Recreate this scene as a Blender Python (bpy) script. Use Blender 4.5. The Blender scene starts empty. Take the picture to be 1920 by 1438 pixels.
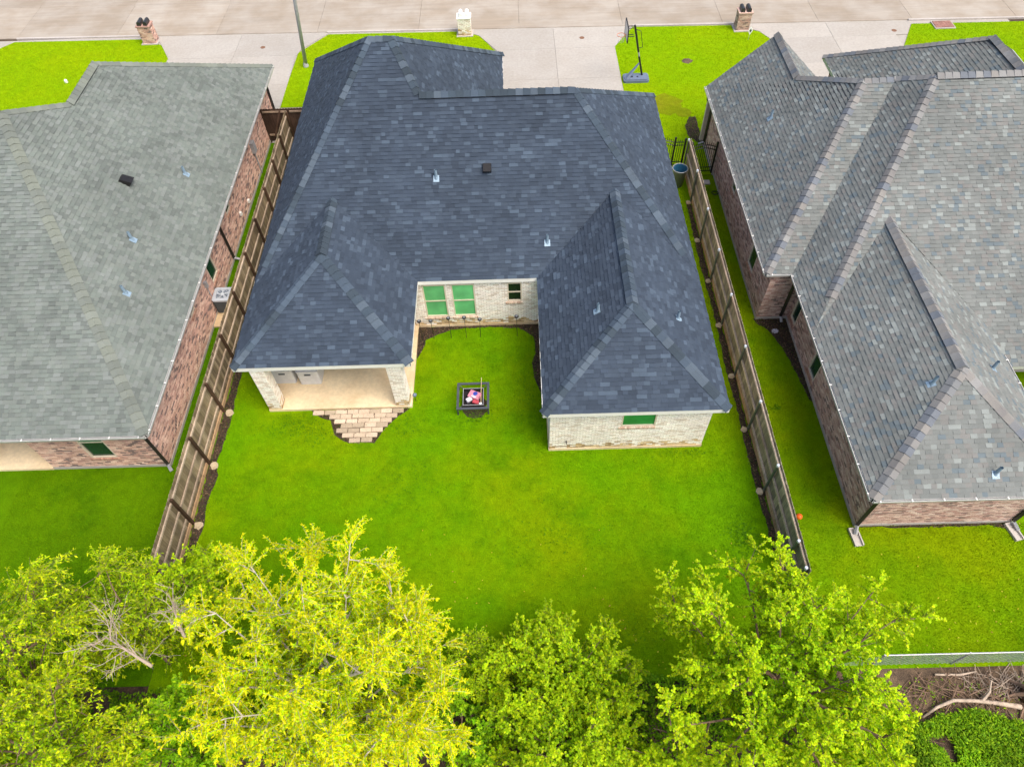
import bpy, math, random
import numpy as np
from mathutils import Vector, Matrix

random.seed(7)
rng = np.random.default_rng(11)
S = bpy.context.scene
COL = S.collection
R = math.radians

# ------------------------------------------------------------------ camera, world, sun, exposure
pitch, roll, yaw = R(54.22), R(-2.5876), R(1.157)
fwd = Vector((0, math.cos(pitch), -math.sin(pitch)))
up = Vector((0, math.sin(pitch), math.cos(pitch)))
rt = Vector((1, 0, 0))
rt, up = math.cos(roll) * rt + math.sin(roll) * up, -math.sin(roll) * rt + math.cos(roll) * up
RZ = Matrix.Rotation(yaw, 3, 'Z')
rt, up, fwd = RZ @ rt, RZ @ up, RZ @ fwd
CAM = Vector((0, 0, 21.8))
cd = bpy.data.cameras.new('camera')
cam = bpy.data.objects.new('camera', cd)
COL.objects.link(cam)
cam.matrix_world = Matrix(((rt.x, up.x, -fwd.x, CAM.x), (rt.y, up.y, -fwd.y, CAM.y), (rt.z, up.z, -fwd.z, CAM.z), (0, 0, 0, 1)))
cd.sensor_width = 36.0
cd.lens = 36.0 * 1298.6 / 1920.0
cd.clip_start, cd.clip_end = 0.1, 2000
S.camera = cam

SUN_DIR = Vector((0.44, -0.36, 1.0)).normalized()          # towards the sun: soft light from the east-south-east
W = bpy.data.worlds.new('World'); S.world = W; W.use_nodes = True
wn = W.node_tree.nodes; wl = W.node_tree.links
sky = wn.new('ShaderNodeTexSky'); sky.sky_type = 'NISHITA'; sky.sun_disc = False
sky.sun_elevation = math.asin(SUN_DIR.z)
sky.sun_rotation = math.atan2(SUN_DIR.x, SUN_DIR.y)
sky.air_density = 1.0; sky.dust_density = 6.0; sky.ozone_density = 1.0
bgn = wn['Background']; bgn.inputs['Strength'].default_value = 0.15
wl.new(sky.outputs[0], bgn.inputs[0])
sl = bpy.data.lights.new('sun', 'SUN'); sl.energy = 1.3; sl.angle = R(45); sl.color = (1, 0.92, 0.82)
so = bpy.data.objects.new('sun', sl); COL.objects.link(so)
so.rotation_euler = SUN_DIR.to_track_quat('Z', 'Y').to_euler()
S.view_settings.view_transform = 'Standard'; S.view_settings.look = 'None'
S.view_settings.exposure = 0.76; S.view_settings.gamma = 1.0
S.view_settings.use_curve_mapping = False

# ------------------------------------------------------------------ helpers
class MB:
    """collects polygons (and a colour per polygon) into one mesh"""
    def __init__(s): s.v = []; s.f = []; s.c = []
    def poly(s, pts, col=None):
        n = len(s.v); s.v.extend(tuple(p) for p in pts); s.f.append(tuple(range(n, n + len(pts)))); s.c.append(col)
    def box(s, x0, x1, y0, y1, z0, z1, col=None):
        n = len(s.v)
        s.v += [(x0,y0,z0),(x1,y0,z0),(x1,y1,z0),(x0,y1,z0),(x0,y0,z1),(x1,y0,z1),(x1,y1,z1),(x0,y1,z1)]
        for f in ((0,3,2,1),(4,5,6,7),(0,1,5,4),(1,2,6,5),(2,3,7,6),(3,0,4,7)):
            s.f.append(tuple(n + i for i in f)); s.c.append(col)
    def prism(s, poly, z0, z1, col=None):
        a = sum(poly[i][0]*poly[(i+1)%len(poly)][1]-poly[(i+1)%len(poly)][0]*poly[i][1] for i in range(len(poly)))
        if a < 0: poly = poly[::-1]
        k = len(poly); n = len(s.v)
        s.v += [(p[0],p[1],z0) for p in poly] + [(p[0],p[1],z1) for p in poly]
        s.f.append(tuple(n+k+i for i in range(k))); s.c.append(col)
        s.f.append(tuple(n+k-1-i for i in range(k))); s.c.append(col)
        for i in range(k):
            j = (i+1) % k
            s.f.append((n+i, n+j, n+k+j, n+k+i)); s.c.append(col)
    def tube(s, pts, rad, k=8, cap=True, col=None):
        pts = [Vector(p) for p in pts]
        if not isinstance(rad, (list, tuple)): rad = [rad]*len(pts)
        rings = []; ref = None
        for i, p in enumerate(pts):
            d = (pts[min(i+1, len(pts)-1)] - pts[max(i-1, 0)]).normalized()
            if ref is None: ref = Vector((0,0,1)) if abs(d.z) < .9 else Vector((1,0,0))
            a = d.cross(ref).normalized(); b = d.cross(a); ref = -b if False else ref
            n = len(s.v)
            for j in range(k):
                t = 2*math.pi*j/k
                s.v.append(tuple(p + rad[i]*(math.cos(t)*a + math.sin(t)*b)))
            rings.append(n)
        for i in range(len(rings)-1):
            for j in range(k):
                s.f.append((rings[i]+j, rings[i]+(j+1)%k, rings[i+1]+(j+1)%k, rings[i+1]+j)); s.c.append(col)
        if cap:
            s.f.append(tuple(rings[0]+j for j in range(k))[::-1]); s.c.append(col)
            s.f.append(tuple(rings[-1]+j for j in range(k))); s.c.append(col)
    def lathe(s, prof, k=24, cx=0, cy=0, col=None):
        rings = []
        for r, z in prof:
            rings.append(len(s.v))
            for j in range(k):
                t = 2*math.pi*j/k; s.v.append((cx+r*math.cos(t), cy+r*math.sin(t), z))
        for i in range(len(rings)-1):
            for j in range(k):
                s.f.append((rings[i]+j, rings[i]+(j+1)%k, rings[i+1]+(j+1)%k, rings[i+1]+j)); s.c.append(col)
    def mesh(s, name, mat, smooth=False):
        me = bpy.data.meshes.new(name); me.from_pydata(s.v, [], s.f)
        if any(c is not None for c in s.c):
            a = me.attributes.new('tint', 'FLOAT_COLOR', 'CORNER')
            out = []
            for f, c in zip(s.f, s.c):
                out += list((*(c or (1,1,1)), 1)) * len(f)
            a.data.foreach_set('color', out)
        if mat: me.materials.append(mat)
        if smooth: me.polygons.foreach_set('use_smooth', [True]*len(me.polygons))
        return me
    def build(s, name, mat, parent=None, smooth=False):
        return link(name, s.mesh(name, mat, smooth), parent)

def link(name, me, parent=None):
    o = bpy.data.objects.new(name, me); COL.objects.link(o)
    if parent is not None: o.parent = parent; o.matrix_parent_inverse = inv(parent)
    return o
def wmat(o):
    m = o.matrix_basis.copy()
    if o.parent: m = wmat(o.parent) @ o.matrix_parent_inverse @ m
    return m
def inv(o): return wmat(o).inverted()
def np_mesh(name, verts, faces, mat, tint=None, per=4):
    """verts (n,3) faces (m,k)"""
    me = bpy.data.meshes.new(name); m, k = faces.shape
    me.vertices.add(len(verts)); me.vertices.foreach_set('co', verts.astype(np.float32).ravel())
    me.loops.add(m*k); me.loops.foreach_set('vertex_index', faces.astype(np.int32).ravel())
    me.polygons.add(m); me.polygons.foreach_set('loop_start', np.arange(0, m*k, k, dtype=np.int32))
    me.update(calc_edges=True)
    if tint is not None:
        a = me.attributes.new('tint', 'FLOAT_COLOR', 'POINT')
        a.data.foreach_set('color', np.concatenate([tint, np.ones((len(tint),1))], 1).astype(np.float32).ravel())
    me.materials.append(mat)
    return me
def tag(o, label=None, cat=None, group=None, kind=None):
    if label: o['label'] = label
    if cat: o['category'] = cat
    if group: o['group'] = group
    if kind: o['kind'] = kind
    return o
def thing(name, label, cat, loc=(0,0,0), rz=0, group=None, kind=None):
    o = bpy.data.objects.new(name, None); COL.objects.link(o); o.empty_display_size = .2
    o.location = loc; o.rotation_euler = (0,0,rz)
    return tag(o, label, cat, group, kind)
def copy_tree(o, parent=None):
    c = o.copy(); COL.objects.link(c)
    if parent is not None: c.parent = parent
    for ch in list(o.children): copy_tree(ch, c)
    return c

# ------------------------------------------------------------------ materials
def mat_new(name):
    m = bpy.data.materials.new(name); m.use_nodes = True
    return m, m.node_tree.nodes, m.node_tree.links, m.node_tree.nodes['Principled BSDF']
def N(ns, t, **kw):
    n = ns.new(t)
    for k, v in kw.items(): setattr(n, k, v)
    return n
def noise(ns, ls, scale, detail=4, rough=.55, vec=None, dim='3D'):
    n = ns.new('ShaderNodeTexNoise'); n.inputs['Scale'].default_value = scale
    n.inputs['Detail'].default_value = detail; n.inputs['Roughness'].default_value = rough
    if vec is not None: ls.new(vec, n.inputs['Vector'])
    return n
def ramp(ns, ls, fac, stops):
    r = ns.new('ShaderNodeValToRGB'); e = r.color_ramp.elements
    while len(e) < len(stops): e.new(.5)
    for i, (p, c) in enumerate(stops):
        e[i].position = p; e[i].color = (*c, 1) if len(c) == 3 else c
    ls.new(fac, r.inputs[0]); return r
def mixc(ns, ls, a, b, fac, mode='MIX'):
    m = ns.new('ShaderNodeMix'); m.data_type = 'RGBA'; m.blend_type = mode
    for sock, val in ((m.inputs[6], a), (m.inputs[7], b), (m.inputs[0], fac)):
        if hasattr(val, 'is_output'): ls.new(val, sock)
        else: sock.default_value = (*val, 1) if isinstance(val, tuple) else val
    return m.outputs[2]
def bump(ns, ls, h, bs, strength=.3, dist=.02):
    b = ns.new('ShaderNodeBump'); b.inputs['Strength'].default_value = strength; b.inputs['Distance'].default_value = dist
    ls.new(h, b.inputs['Height']); ls.new(b.outputs[0], bs.inputs['Normal'])
def pos(ns):
    return ns.new('ShaderNodeNewGeometry').outputs['Position']
def g(v): return (v, v, v)

def plain(name, col, rough=.6, metal=0, var=.12, scale=6, bmp=0):
    m, ns, ls, bs = mat_new(name)
    n = noise(ns, ls, scale, 5, .6, pos(ns))
    r = ramp(ns, ls, n.outputs[0], [(.3, g(1-var)), (.7, g(1+var))])
    ls.new(mixc(ns, ls, col, r.outputs[0], 1.0, 'MULTIPLY'), bs.inputs['Base Color'])
    bs.inputs['Roughness'].default_value = rough; bs.inputs['Metallic'].default_value = metal
    if bmp: bump(ns, ls, noise(ns, ls, scale*6, 4, .6, pos(ns)).outputs[0], bs, bmp, .01)
    return m
def tinted(name, rough=.85, scale=40, var=.18, bmp=.25, spec=.3, big=0.0, src='ATTR', sheen=0):
    """colour comes with each piece (tint attribute or object colour); grain from noise"""
    m, ns, ls, bs = mat_new(name)
    if src == 'ATTR':
        a = ns.new('ShaderNodeAttribute'); a.attribute_name = 'tint'; c = a.outputs['Color']
    else:
        c = ns.new('ShaderNodeObjectInfo').outputs['Color']
    p = pos(ns)
    n = noise(ns, ls, scale, 5, .65, p)
    r = ramp(ns, ls, n.outputs[0], [(.3, g(1-var)), (.7, g(1+var))])
    c = mixc(ns, ls, c, r.outputs[0], 1.0, 'MULTIPLY')
    if big:
        n2 = noise(ns, ls, .5, 3, .6, p)
        r2 = ramp(ns, ls, n2.outputs[0], [(.35, g(1-big)), (.65, g(1+big))])
        c = mixc(ns, ls, c, r2.outputs[0], 1.0, 'MULTIPLY')
    ls.new(c, bs.inputs['Base Color'])
    bs.inputs['Roughness'].default_value = rough; bs.inputs['Specular IOR Level'].default_value = spec
    if bmp: bump(ns, ls, n.outputs[0], bs, bmp, .008)
    return m

def concrete(name, col, stain=(.5,.42,.33), rough=.85, streak=False, amt=.35):
    m, ns, ls, bs = mat_new(name); p = pos(ns)
    n1 = noise(ns, ls, .45, 6, .6, p); n2 = noise(ns, ls, 7, 6, .7, p); n3 = noise(ns, ls, 60, 3, .6, p)
    if streak:
        mp = ns.new('ShaderNodeMapping'); mp.inputs['Scale'].default_value = (.25, 3.5, 1); mp.inputs['Rotation'].default_value = (0,0,.03)
        ls.new(p, mp.inputs[0]); n2 = noise(ns, ls, 1.1, 6, .7, mp.outputs[0])
    r1 = ramp(ns, ls, n1.outputs[0], [(.38, stain), (.62, g(1.0))])
    r2 = ramp(ns, ls, n2.outputs[0], [(.3, g(.86)), (.7, g(1.08))])
    c = mixc(ns, ls, col, r2.outputs[0], 1.0, 'MULTIPLY')
    cs = mixc(ns, ls, c, r1.outputs[0], amt, 'MULTIPLY')
    a = ns.new('ShaderNodeObjectInfo').outputs['Random']
    rr = ramp(ns, ls, a, [(0, g(.93)), (1, g(1.05))])
    ls.new(mixc(ns, ls, cs, rr.outputs[0], 1.0, 'MULTIPLY'), bs.inputs['Base Color'])
    bs.inputs['Roughness'].default_value = rough
    bump(ns, ls, n3.outputs[0], bs, .25, .006)
    return m

def lawn_mat(name, c0, c1, c2, attr=False, dark=(.035,.085,.003)):
    """patchy turf: c0 fresh green, c1 yellow green, c2 darker green; blades share the same patches"""
    m, ns, ls, bs = mat_new(name); p = pos(ns)
    mp = ns.new('ShaderNodeMapping'); mp.inputs['Scale'].default_value = (1, 1, 0); ls.new(p, mp.inputs[0]); v = mp.outputs[0]
    n1 = noise(ns, ls, .16, 5, .6, v); n2 = noise(ns, ls, .55, 6, .65, v); n3 = noise(ns, ls, 3.2, 6, .7, v); n4 = noise(ns, ls, 28, 4, .7, v)
    c = mixc(ns, ls, c0, c1, ramp(ns, ls, n1.outputs[0], [(.40, g(0)), (.60, g(1))]).outputs[0])
    c = mixc(ns, ls, c, c2, ramp(ns, ls, n2.outputs[0], [(.50, g(0)), (.74, g(.8))]).outputs[0])
    c = mixc(ns, ls, c, ramp(ns, ls, n3.outputs[0], [(.32, g(.84)), (.68, g(1.13))]).outputs[0], 1.0, 'MULTIPLY')
    c = mixc(ns, ls, c, ramp(ns, ls, n4.outputs[0], [(.3, g(.72)), (.7, g(1.22))]).outputs[0], 1.0, 'MULTIPLY')
    if attr:
        a = ns.new('ShaderNodeAttribute'); a.attribute_name = 'tint'
        c = mixc(ns, ls, c, a.outputs['Color'], 1.0, 'MULTIPLY')
    ls.new(c, bs.inputs['Base Color']); bs.inputs['Roughness'].default_value = .85; bs.inputs['Specular IOR Level'].default_value = .03
    if not attr: bump(ns, ls, n4.outputs[0], bs, .6, .03)
    return m

def leaf_mat(name, trans=.35):
    m, ns, ls, bs = mat_new(name)
    a = ns.new('ShaderNodeAttribute'); a.attribute_name = 'tint'
    bs.inputs['Roughness'].default_value = .55; bs.inputs['Specular IOR Level'].default_value = .1
    ls.new(a.outputs['Color'], bs.inputs['Base Color'])
    t = ns.new('ShaderNodeBsdfTranslucent'); ls.new(a.outputs['Color'], t.inputs[0])
    mx = ns.new('ShaderNodeMixShader'); mx.inputs[0].default_value = trans
    ls.new(bs.outputs[0], mx.inputs[1]); ls.new(t.outputs[0], mx.inputs[2])
    ls.new(mx.outputs[0], ns['Material Output'].inputs[0])
    return m

def wood_mat(name, src='OBJ', rough=.9):
    m, ns, ls, bs = mat_new(name); p = pos(ns)
    mp = ns.new('ShaderNodeMapping'); mp.inputs['Scale'].default_value = (14, 14, 1.2); ls.new(p, mp.inputs[0])
    n = noise(ns, ls, 1.6, 6, .7, mp.outputs[0]); n2 = noise(ns, ls, 1.1, 4, .6, p)
    oi = ns.new('ShaderNodeObjectInfo')
    c = mixc(ns, ls, oi.outputs['Color'], ramp(ns, ls, n.outputs[0], [(.3, g(.62)), (.7, g(1.3))]).outputs[0], 1.0, 'MULTIPLY')
    c = mixc(ns, ls, c, ramp(ns, ls, n2.outputs[0], [(.35, g(.75)), (.65, g(1.2))]).outputs[0], 1.0, 'MULTIPLY')
    ls.new(c, bs.inputs['Base Color']); bs.inputs['Roughness'].default_value = rough; bs.inputs['Specular IOR Level'].default_value = .2
    bump(ns, ls, n.outputs[0], bs, .35, .01)
    return m

def glass_mat(name, col, rough=.12):
    m, ns, ls, bs = mat_new(name)
    n = noise(ns, ls, 1.3, 3, .5, pos(ns))
    ls.new(mixc(ns, ls, col, ramp(ns, ls, n.outputs[0], [(.3, g(.75)), (.7, g(1.25))]).outputs[0], 1.0, 'MULTIPLY'), bs.inputs['Base Color'])
    bs.inputs['Roughness'].default_value = rough; bs.inputs['Specular IOR Level'].default_value = .6
    return m

def soil_mat(name, a, b):
    m, ns, ls, bs = mat_new(name); p = pos(ns)
    n = noise(ns, ls, 2.2, 8, .7, p); n2 = noise(ns, ls, 25, 5, .7, p)
    c = mixc(ns, ls, a, b, ramp(ns, ls, n.outputs[0], [(.35, g(0)), (.65, g(1))]).outputs[0])
    c = mixc(ns, ls, c, ramp(ns, ls, n2.outputs[0], [(.3, g(.55)), (.7, g(1.45))]).outputs[0], 1.0, 'MULTIPLY')
    ls.new(c, bs.inputs['Base Color']); bs.inputs['Roughness'].default_value = .95
    bump(ns, ls, n2.outputs[0], bs, .8, .04)
    return m

M = {}
M['shingle'] = tinted('asphalt_shingle', .9, 55, .16, .3, .35, .11)
M['deck'] = plain('roof_underlay', (.05,.055,.06), .9)
M['brick'] = tinted('brick_face', .9, 30, .22, .35, .2, .08)
M['mortar_red'] = plain('mortar_tan', (.54,.45,.385), .95, 0, .15, 10, .2)
M['mortar_white'] = plain('mortar_white', (.47,.42,.35), .95, 0, .1, 5, .2)
M['white'] = plain('white_paint', (.80,.79,.76), .5, 0, .04)
M['offwhite'] = plain('cream_paint', (.66,.58,.46), .6, 0, .05)
M['gutter'] = plain('gutter_enamel', (.46,.47,.46), .4, 0, .08)
M['black'] = plain('black_metal', (.016,.015,.015), .45, .3, .1)
M['down'] = plain('dark_downspout', (.03,.026,.022), .4, .2, .15)
M['galv'] = plain('galvanised_steel', (.36,.37,.39), .5, .15, .15)
M['galvblue'] = plain('lead_flashing', (.24,.34,.43), .5, .2, .15, 12)
M['greenpost'] = plain('weathered_steel_post', (.13,.145,.12), .55, .4, .25, 5)
M['postcap'] = plain('post_cap', (.55,.60,.68), .4, .3, .1)
M['slab'] = concrete('patio_concrete', (.80,.66,.44), (.60,.47,.33), .8, False, .55)
M['drive'] = concrete('driveway_concrete', (.395,.375,.34), (.80,.76,.70), .85, False, .35)
M['road'] = concrete('street_concrete', (.37,.335,.285), (.72,.64,.54), .85, True, .65)
M['foot'] = concrete('footing_concrete', (.46,.38,.26), (.7,.6,.45))
M['pale'] = concrete('pale_concrete', (.46,.43,.40), (.7,.66,.6))
M['paver'] = tinted('paver_stone', .9, 22, .2, .3, .2, .1, 'OBJ')
M['wood'] = wood_mat('weathered_wood')
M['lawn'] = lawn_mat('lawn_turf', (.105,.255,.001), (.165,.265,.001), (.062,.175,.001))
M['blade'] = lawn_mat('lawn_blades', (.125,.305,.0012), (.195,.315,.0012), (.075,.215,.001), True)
M['lawnl'] = lawn_mat('left_shaded_turf', (.060,.170,.001), (.085,.185,.001), (.042,.125,.001))  # own deeper green plus fence and house shade put into the colour
M['bladel'] = lawn_mat('left_shaded_blades', (.072,.205,.001), (.105,.225,.001), (.050,.150,.001), True)  # blades carry the same painted shade as the turf below
M['lawnr'] = lawn_mat('right_turf', (.110,.245,.001), (.175,.265,.001), (.075,.190,.001))
M['blader'] = lawn_mat('right_blades', (.130,.290,.0012), (.205,.310,.0012), (.088,.225,.001), True)
M['lawnf'] = lawn_mat('front_brightened_turf', (.185,.335,.001), (.225,.345,.001), (.165,.315,.001))  # lighter green puts the brightness of a grazing view into the colour
M['bladef'] = lawn_mat('front_brightened_blades', (.215,.385,.0012), (.255,.395,.0012), (.19,.36,.0012), True)  # blades repeat that grazing-view brightness in their colour
M['worn'] = lawn_mat('worn_turf', (.17,.24,.003), (.20,.20,.01), (.13,.19,.003))
M['leaf'] = leaf_mat('tree_leaf')
M['bark'] = plain('grey_bark', (.46,.41,.34), .9, 0, .3, 8, .5)
M['barkd'] = plain('brown_bark', (.20,.13,.085), .9, 0, .35, 8, .5)
M['dead'] = plain('bleached_wood', (.40,.32,.245), .9, 0, .3, 6, .4)
M['soil'] = soil_mat('bed_soil', (.020,.013,.009), (.060,.038,.022))
M['mulch'] = soil_mat('woodland_floor', (.030,.020,.013), (.10,.062,.035))
M['dirt'] = soil_mat('bare_dirt', (.050,.034,.022), (.155,.105,.062))
M['gg1'] = glass_mat('pale_lawn_reflection_glass', (.135,.50,.20), .2)  # pale green stands for the reflected lawn, put into the base colour
M['gg2'] = glass_mat('lawn_reflection_glass', (.025,.27,.06), .15)  # wing window: stronger lawn reflection painted as base colour
M['gdark'] = glass_mat('dark_glass', (.010,.022,.012), .08)
M['gteal'] = glass_mat('dark_green_glass', (.012,.05,.032), .1)
M['gtop'] = glass_mat('teal_lawn_reflection_glass', (.02,.20,.085), .1)  # upper panes: mirrored green painted into the tint
M['binplastic'] = plain('grey_blue_plastic', (.16,.18,.21), .5)
M['binin'] = plain('blue_plastic', (.02,.11,.20), .5)
M['tank'] = plain('slate_plastic', (.13,.17,.25), .5, 0, .12)
M['acgrey'] = plain('ac_enamel', (.44,.49,.54), .45, 0, .06)
M['acdark'] = plain('ac_louvre', (.07,.08,.085), .6, 0, .2)
M['acfan'] = plain('ac_fan', (.12,.16,.22), .4, .3)
M['boxgrey'] = plain('grey_resin', (.60,.61,.62), .55, 0, .08)
M['steel'] = plain('dark_steel', (.075,.085,.10), .5, .3, .15)
M['ember'] = plain('soot', (.012,.010,.013), .95)
M['pink'] = plain('pink_card', (.55,.20,.27), .7)
M['blue'] = plain('blue_print', (.02,.05,.35), .6)
M['red'] = plain('red_wrapper', (.35,.03,.05), .6)
M['silver'] = plain('pale_wrapper', (.5,.48,.55), .5)
M['cane'] = plain('pale_stick', (.55,.42,.24), .8)
M['orange'] = plain('orange_plastic', (.75,.13,.01), .5)
M['copper'] = plain('rust_cover', (.18,.09,.05), .8)
M['wire'] = plain('wire_mesh', (.40,.41,.43), .4, .3, .1)
M['box_bk'] = plain('mailbox_black', (.035,.035,.038), .4, .2)
M['box_wh'] = plain('mailbox_white', (.85,.87,.90), .4)
M['backbd'] = plain('backboard', (.55,.56,.57), .3)

def vary(c, a, b=None):
    k = 1 + random.uniform(-a, a if b is None else b)
    return tuple(min(1, x*k) for x in c)

# ------------------------------------------------------------------ ground, street, driveways
def sheet(name, pts, z, mat, kind='structure', jitter=0, sub=0):
    P_ = []
    n = len(pts)
    for i in range(n):
        a, b = Vector(pts[i]), Vector(pts[(i+1) % n])
        k = max(1, int((b-a).length/sub)) if sub else 1
        for j in range(k):
            q = a.lerp(b, j/k)
            P_.append((q.x+random.uniform(-jitter, jitter), q.y+random.uniform(-jitter, jitter), z))
    m = MB(); m.poly(P_)
    if sum(P_[i][0]*P_[(i+1)%len(P_)][1]-P_[(i+1)%len(P_)][0]*P_[i][1] for i in range(len(P_))) < 0: m.f[0] = m.f[0][::-1]
    return tag(m.build(name, mat), kind=kind)

sheet('ground', [(-300,-200),(300,-200),(300,400),(-300,400)], -.06, M['mulch'])
sheet('lawn', [(-11.36,4.75),(8.33,4.75),(8.33,27.9),(0,27.9),(0,31.8),(-11.36,31.8)], 0.0, M['lawn'])
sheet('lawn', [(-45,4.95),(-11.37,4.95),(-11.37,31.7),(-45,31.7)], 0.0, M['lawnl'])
sheet('lawn', [(8.34,4.95),(45,4.95),(45,27.9),(8.34,27.9)], 0.0, M['lawnr'])
front = [
 [(-33,40.6),(-30.9,43.0),(-22.9,42.8),(-21.44,42.04),(-20.5,40.6),(-20.6,31.9),(-33,31.9)],
 [(-11.2,42.62),(-12.74,40.56),(-12.87,34.9),(-10.0,34.9),(-10.0,33.8),(-.9,33.8),(-.87,39.97),(-1.88,41.81),(-3.0,42.42)],
 [(6.17,40.1),(7.5,42.25),(13.5,42.05),(14.95,41.2),(15.37,40.47),(15.4,31),(9.65,31),(9.65,27.95),(6.45,27.95),(6.4,30.6),(6.2,35.3)],
 [(24.14,41.49),(22.85,39.02),(22.8,31.6),(45,31.6),(45,41.0)]]
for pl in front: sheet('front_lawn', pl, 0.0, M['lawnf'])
sheet('concrete_pad', [(-21,28),(30,28),(30,43.2),(-33,43.2),(-33,40),(-21,40)], -.03, M['drive'])

def slab(mb_, x0, x1, y0, y1, z0, z1): mb_.box(x0, x1, y0, y1, z0, z1)
def panels(root, rects, mat, z=.018, gap=.008, name='slab_panel'):
    for (poly) in rects:
        m = MB(); c = Vector((sum(p[0] for p in poly)/len(poly), sum(p[1] for p in poly)/len(poly)))
        q = []
        for p in poly:
            d = Vector(p)-c; q.append(tuple(c + d*(1-gap/max(.3, d.length))))
        m.prism(q, -.1, z); m.build(name, mat, root)
dr = thing('driveway', 'pale concrete driveway with brown cover left of the street light pole', None, kind='structure')
ys = [31.9,35.5,37.17,40.3]
panels(dr, [[(-20.55,ys[i]),(-16.6,ys[i]),(-16.6,ys[i+1]),(-20.55,ys[i+1])] for i in range(3)] + [[(-16.6,ys[i]),(-12.8,ys[i]),(-12.8,ys[i+1]),(-16.6,ys[i+1])] for i in range(3)]
       + [[(-20.5,40.3),(-16.6,40.3),(-16.6,42.9),(-22,42.95),(-21.4,42.0)], [(-16.6,40.3),(-12.78,40.3),(-12.6,40.9),(-11.2,42.72),(-16.6,42.85)]], M['drive'])
dr = thing('driveway', 'pale concrete driveway beside the portable basketball hoop', None, kind='structure')
ys = [30.6,33.7,36.8,40.05]
panels(dr, [[(-.85,ys[i]),(2.64,ys[i]),(2.64,ys[i+1]),(-.85,ys[i+1])] for i in range(3)] + [[(2.64,ys[i]),(6.18,ys[i]),(6.18,ys[i+1]),(2.64,ys[i+1])] for i in range(3)]
       + [[(-.85,40.05),(2.64,40.05),(2.64,42.42),(-3,42.5),(-1.88,41.8)], [(2.64,40.05),(6.18,40.05),(7.5,42.28),(2.64,42.42)]], M['drive'])
dr = thing('driveway', 'pale concrete driveway behind the mottled shingle roof', None, kind='structure')
ys = [31.2,34.5,37.6,40.3]
panels(dr, [[(15.4,ys[i]),(19.1,ys[i]),(19.1,ys[i+1]),(15.4,ys[i+1])] for i in range(3)] + [[(19.1,ys[i]),(22.8,ys[i]),(22.8,ys[i+1]),(19.1,ys[i+1])] for i in range(3)]
       + [[(15.4,40.3),(19.1,40.3),(19.1,41.9),(13.6,42.05),(14.95,41.2)], [(19.1,40.3),(23.5,40.3),(24.1,41.5),(19.1,41.9)]], M['drive'])
rd = thing('road', 'concrete street', None, kind='structure')
def st(x, y): return (x, y - .0262*x)
xs = [-56.1,-49.8,-43.5,-37.2,-30.95,-24.6,-18.28,-11.95,-5.65,.57,6.92,13.0,18.78,24.4,30.6,36.9,43.2,49.5]
for i in range(len(xs)-1):
    a, b = xs[i], xs[i+1]
    panels(rd, [[st(a,42.62),st(b,42.62),st(b,46.6),st(a,46.6)], [st(a-.05,46.6),st(b-.05,46.6),st(b-.1,50.8),st(a-.1,50.8)]], M['road'], .0, .008)
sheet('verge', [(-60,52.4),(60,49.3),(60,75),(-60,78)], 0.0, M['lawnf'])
kb = MB()
for a, b in ((-30.9,-22.6),(-11.3,-3.0),(7.5,13.6),(24.1,40)):
    (ax,ay),(bx,by) = st(a,42.5),st(b,42.5)
    kb.prism([(ax,ay),(bx,by),(bx,by+.14),(ax,ay+.14)], -.1, .05)
tag(kb.build('kerb', M['pale']), kind='structure')

# ------------------------------------------------------------------ soil beds
beds = [
 [(-11.33,17.2),(-11.0,16.6),(-11.03,15.2),(-10.95,14.5),(-11.04,13.3),(-11.08,12.6),(-10.94,12.0),(-11.0,11.4),(-11.06,10.6),(-10.95,9.9),(-11.1,9.2),(-11.33,8.6)],
 [(-4.13,18.6),(-4.12,17.0),(-3.95,17.3),(-3.78,18.0),(-3.3,18.3),(-2.8,18.52),(-1.2,18.6),(0.0,18.5),(.40,18.2),(.62,18.0),(.66,17.2),(.52,16.7),(.55,16.0),(.72,15.5),(.8,15.0),(.94,14.9),(.96,18.7),(-4.1,18.7)],
 [(9.62,18.62),(9.75,18.35),(10.1,18.0),(10.35,17.4),(10.55,16.6),(10.72,15.6),(10.85,14.6),(11.0,14.4),(10.98,18.62)],
 [(8.08,26),(8.03,22),(8.08,19),(8.03,16),(8.07,14),(8.03,12),(8.1,10),(8.1,8),(8.3,7.5),(8.3,26)],
 [(9.35,32.8),(9.0,32.0),(9.05,31.1),(9.4,30.6),(9.7,30.4),(9.7,32.8)],
 [(-7.95,14.7),(-7.6,14.42),(-7.2,14.22),(-7.05,13.9),(-6.95,13.6),(-6.7,13.4),(-6.42,13.2),(-5.45,13.2),(-5.25,13.5),(-5.05,13.9),(-4.75,14.25),(-4.4,14.5),(-4.2,14.7)],
 [(11.0,9.45),(12.5,9.36),(14.2,9.34),(15.4,9.36),(16.1,9.2),(16.3,9.45)],
]
for b in beds: sheet('flower_bed', b, .008, M['soil'], jitter=.035, sub=.2)
sheet('dirt_patch', [(9.6,5.0),(18,5.0),(22,4.5),(22,3.2),(16,3.3),(12.5,3.4),(10.2,3.2)], -.045, M['dirt'], jitter=.15, sub=.5)
def spot(name, x, y, rx, ry, mat, z=.01):
    return sheet(name, [(x+rx*math.cos(t)*random.uniform(.75,1.15), y+ry*math.sin(t)*random.uniform(.75,1.15)) for t in np.linspace(0,2*math.pi,22)[:-1]], z, mat)
spot('bare_spot', 10.14, 38.2, .32, .28, M['dirt'])
spot('worn_patch', 8.3, 34.0, 1.0, .95, M['worn'])
spot('worn_patch', 9.1, 33.2, .5, .4, M['worn'], .016)

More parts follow.
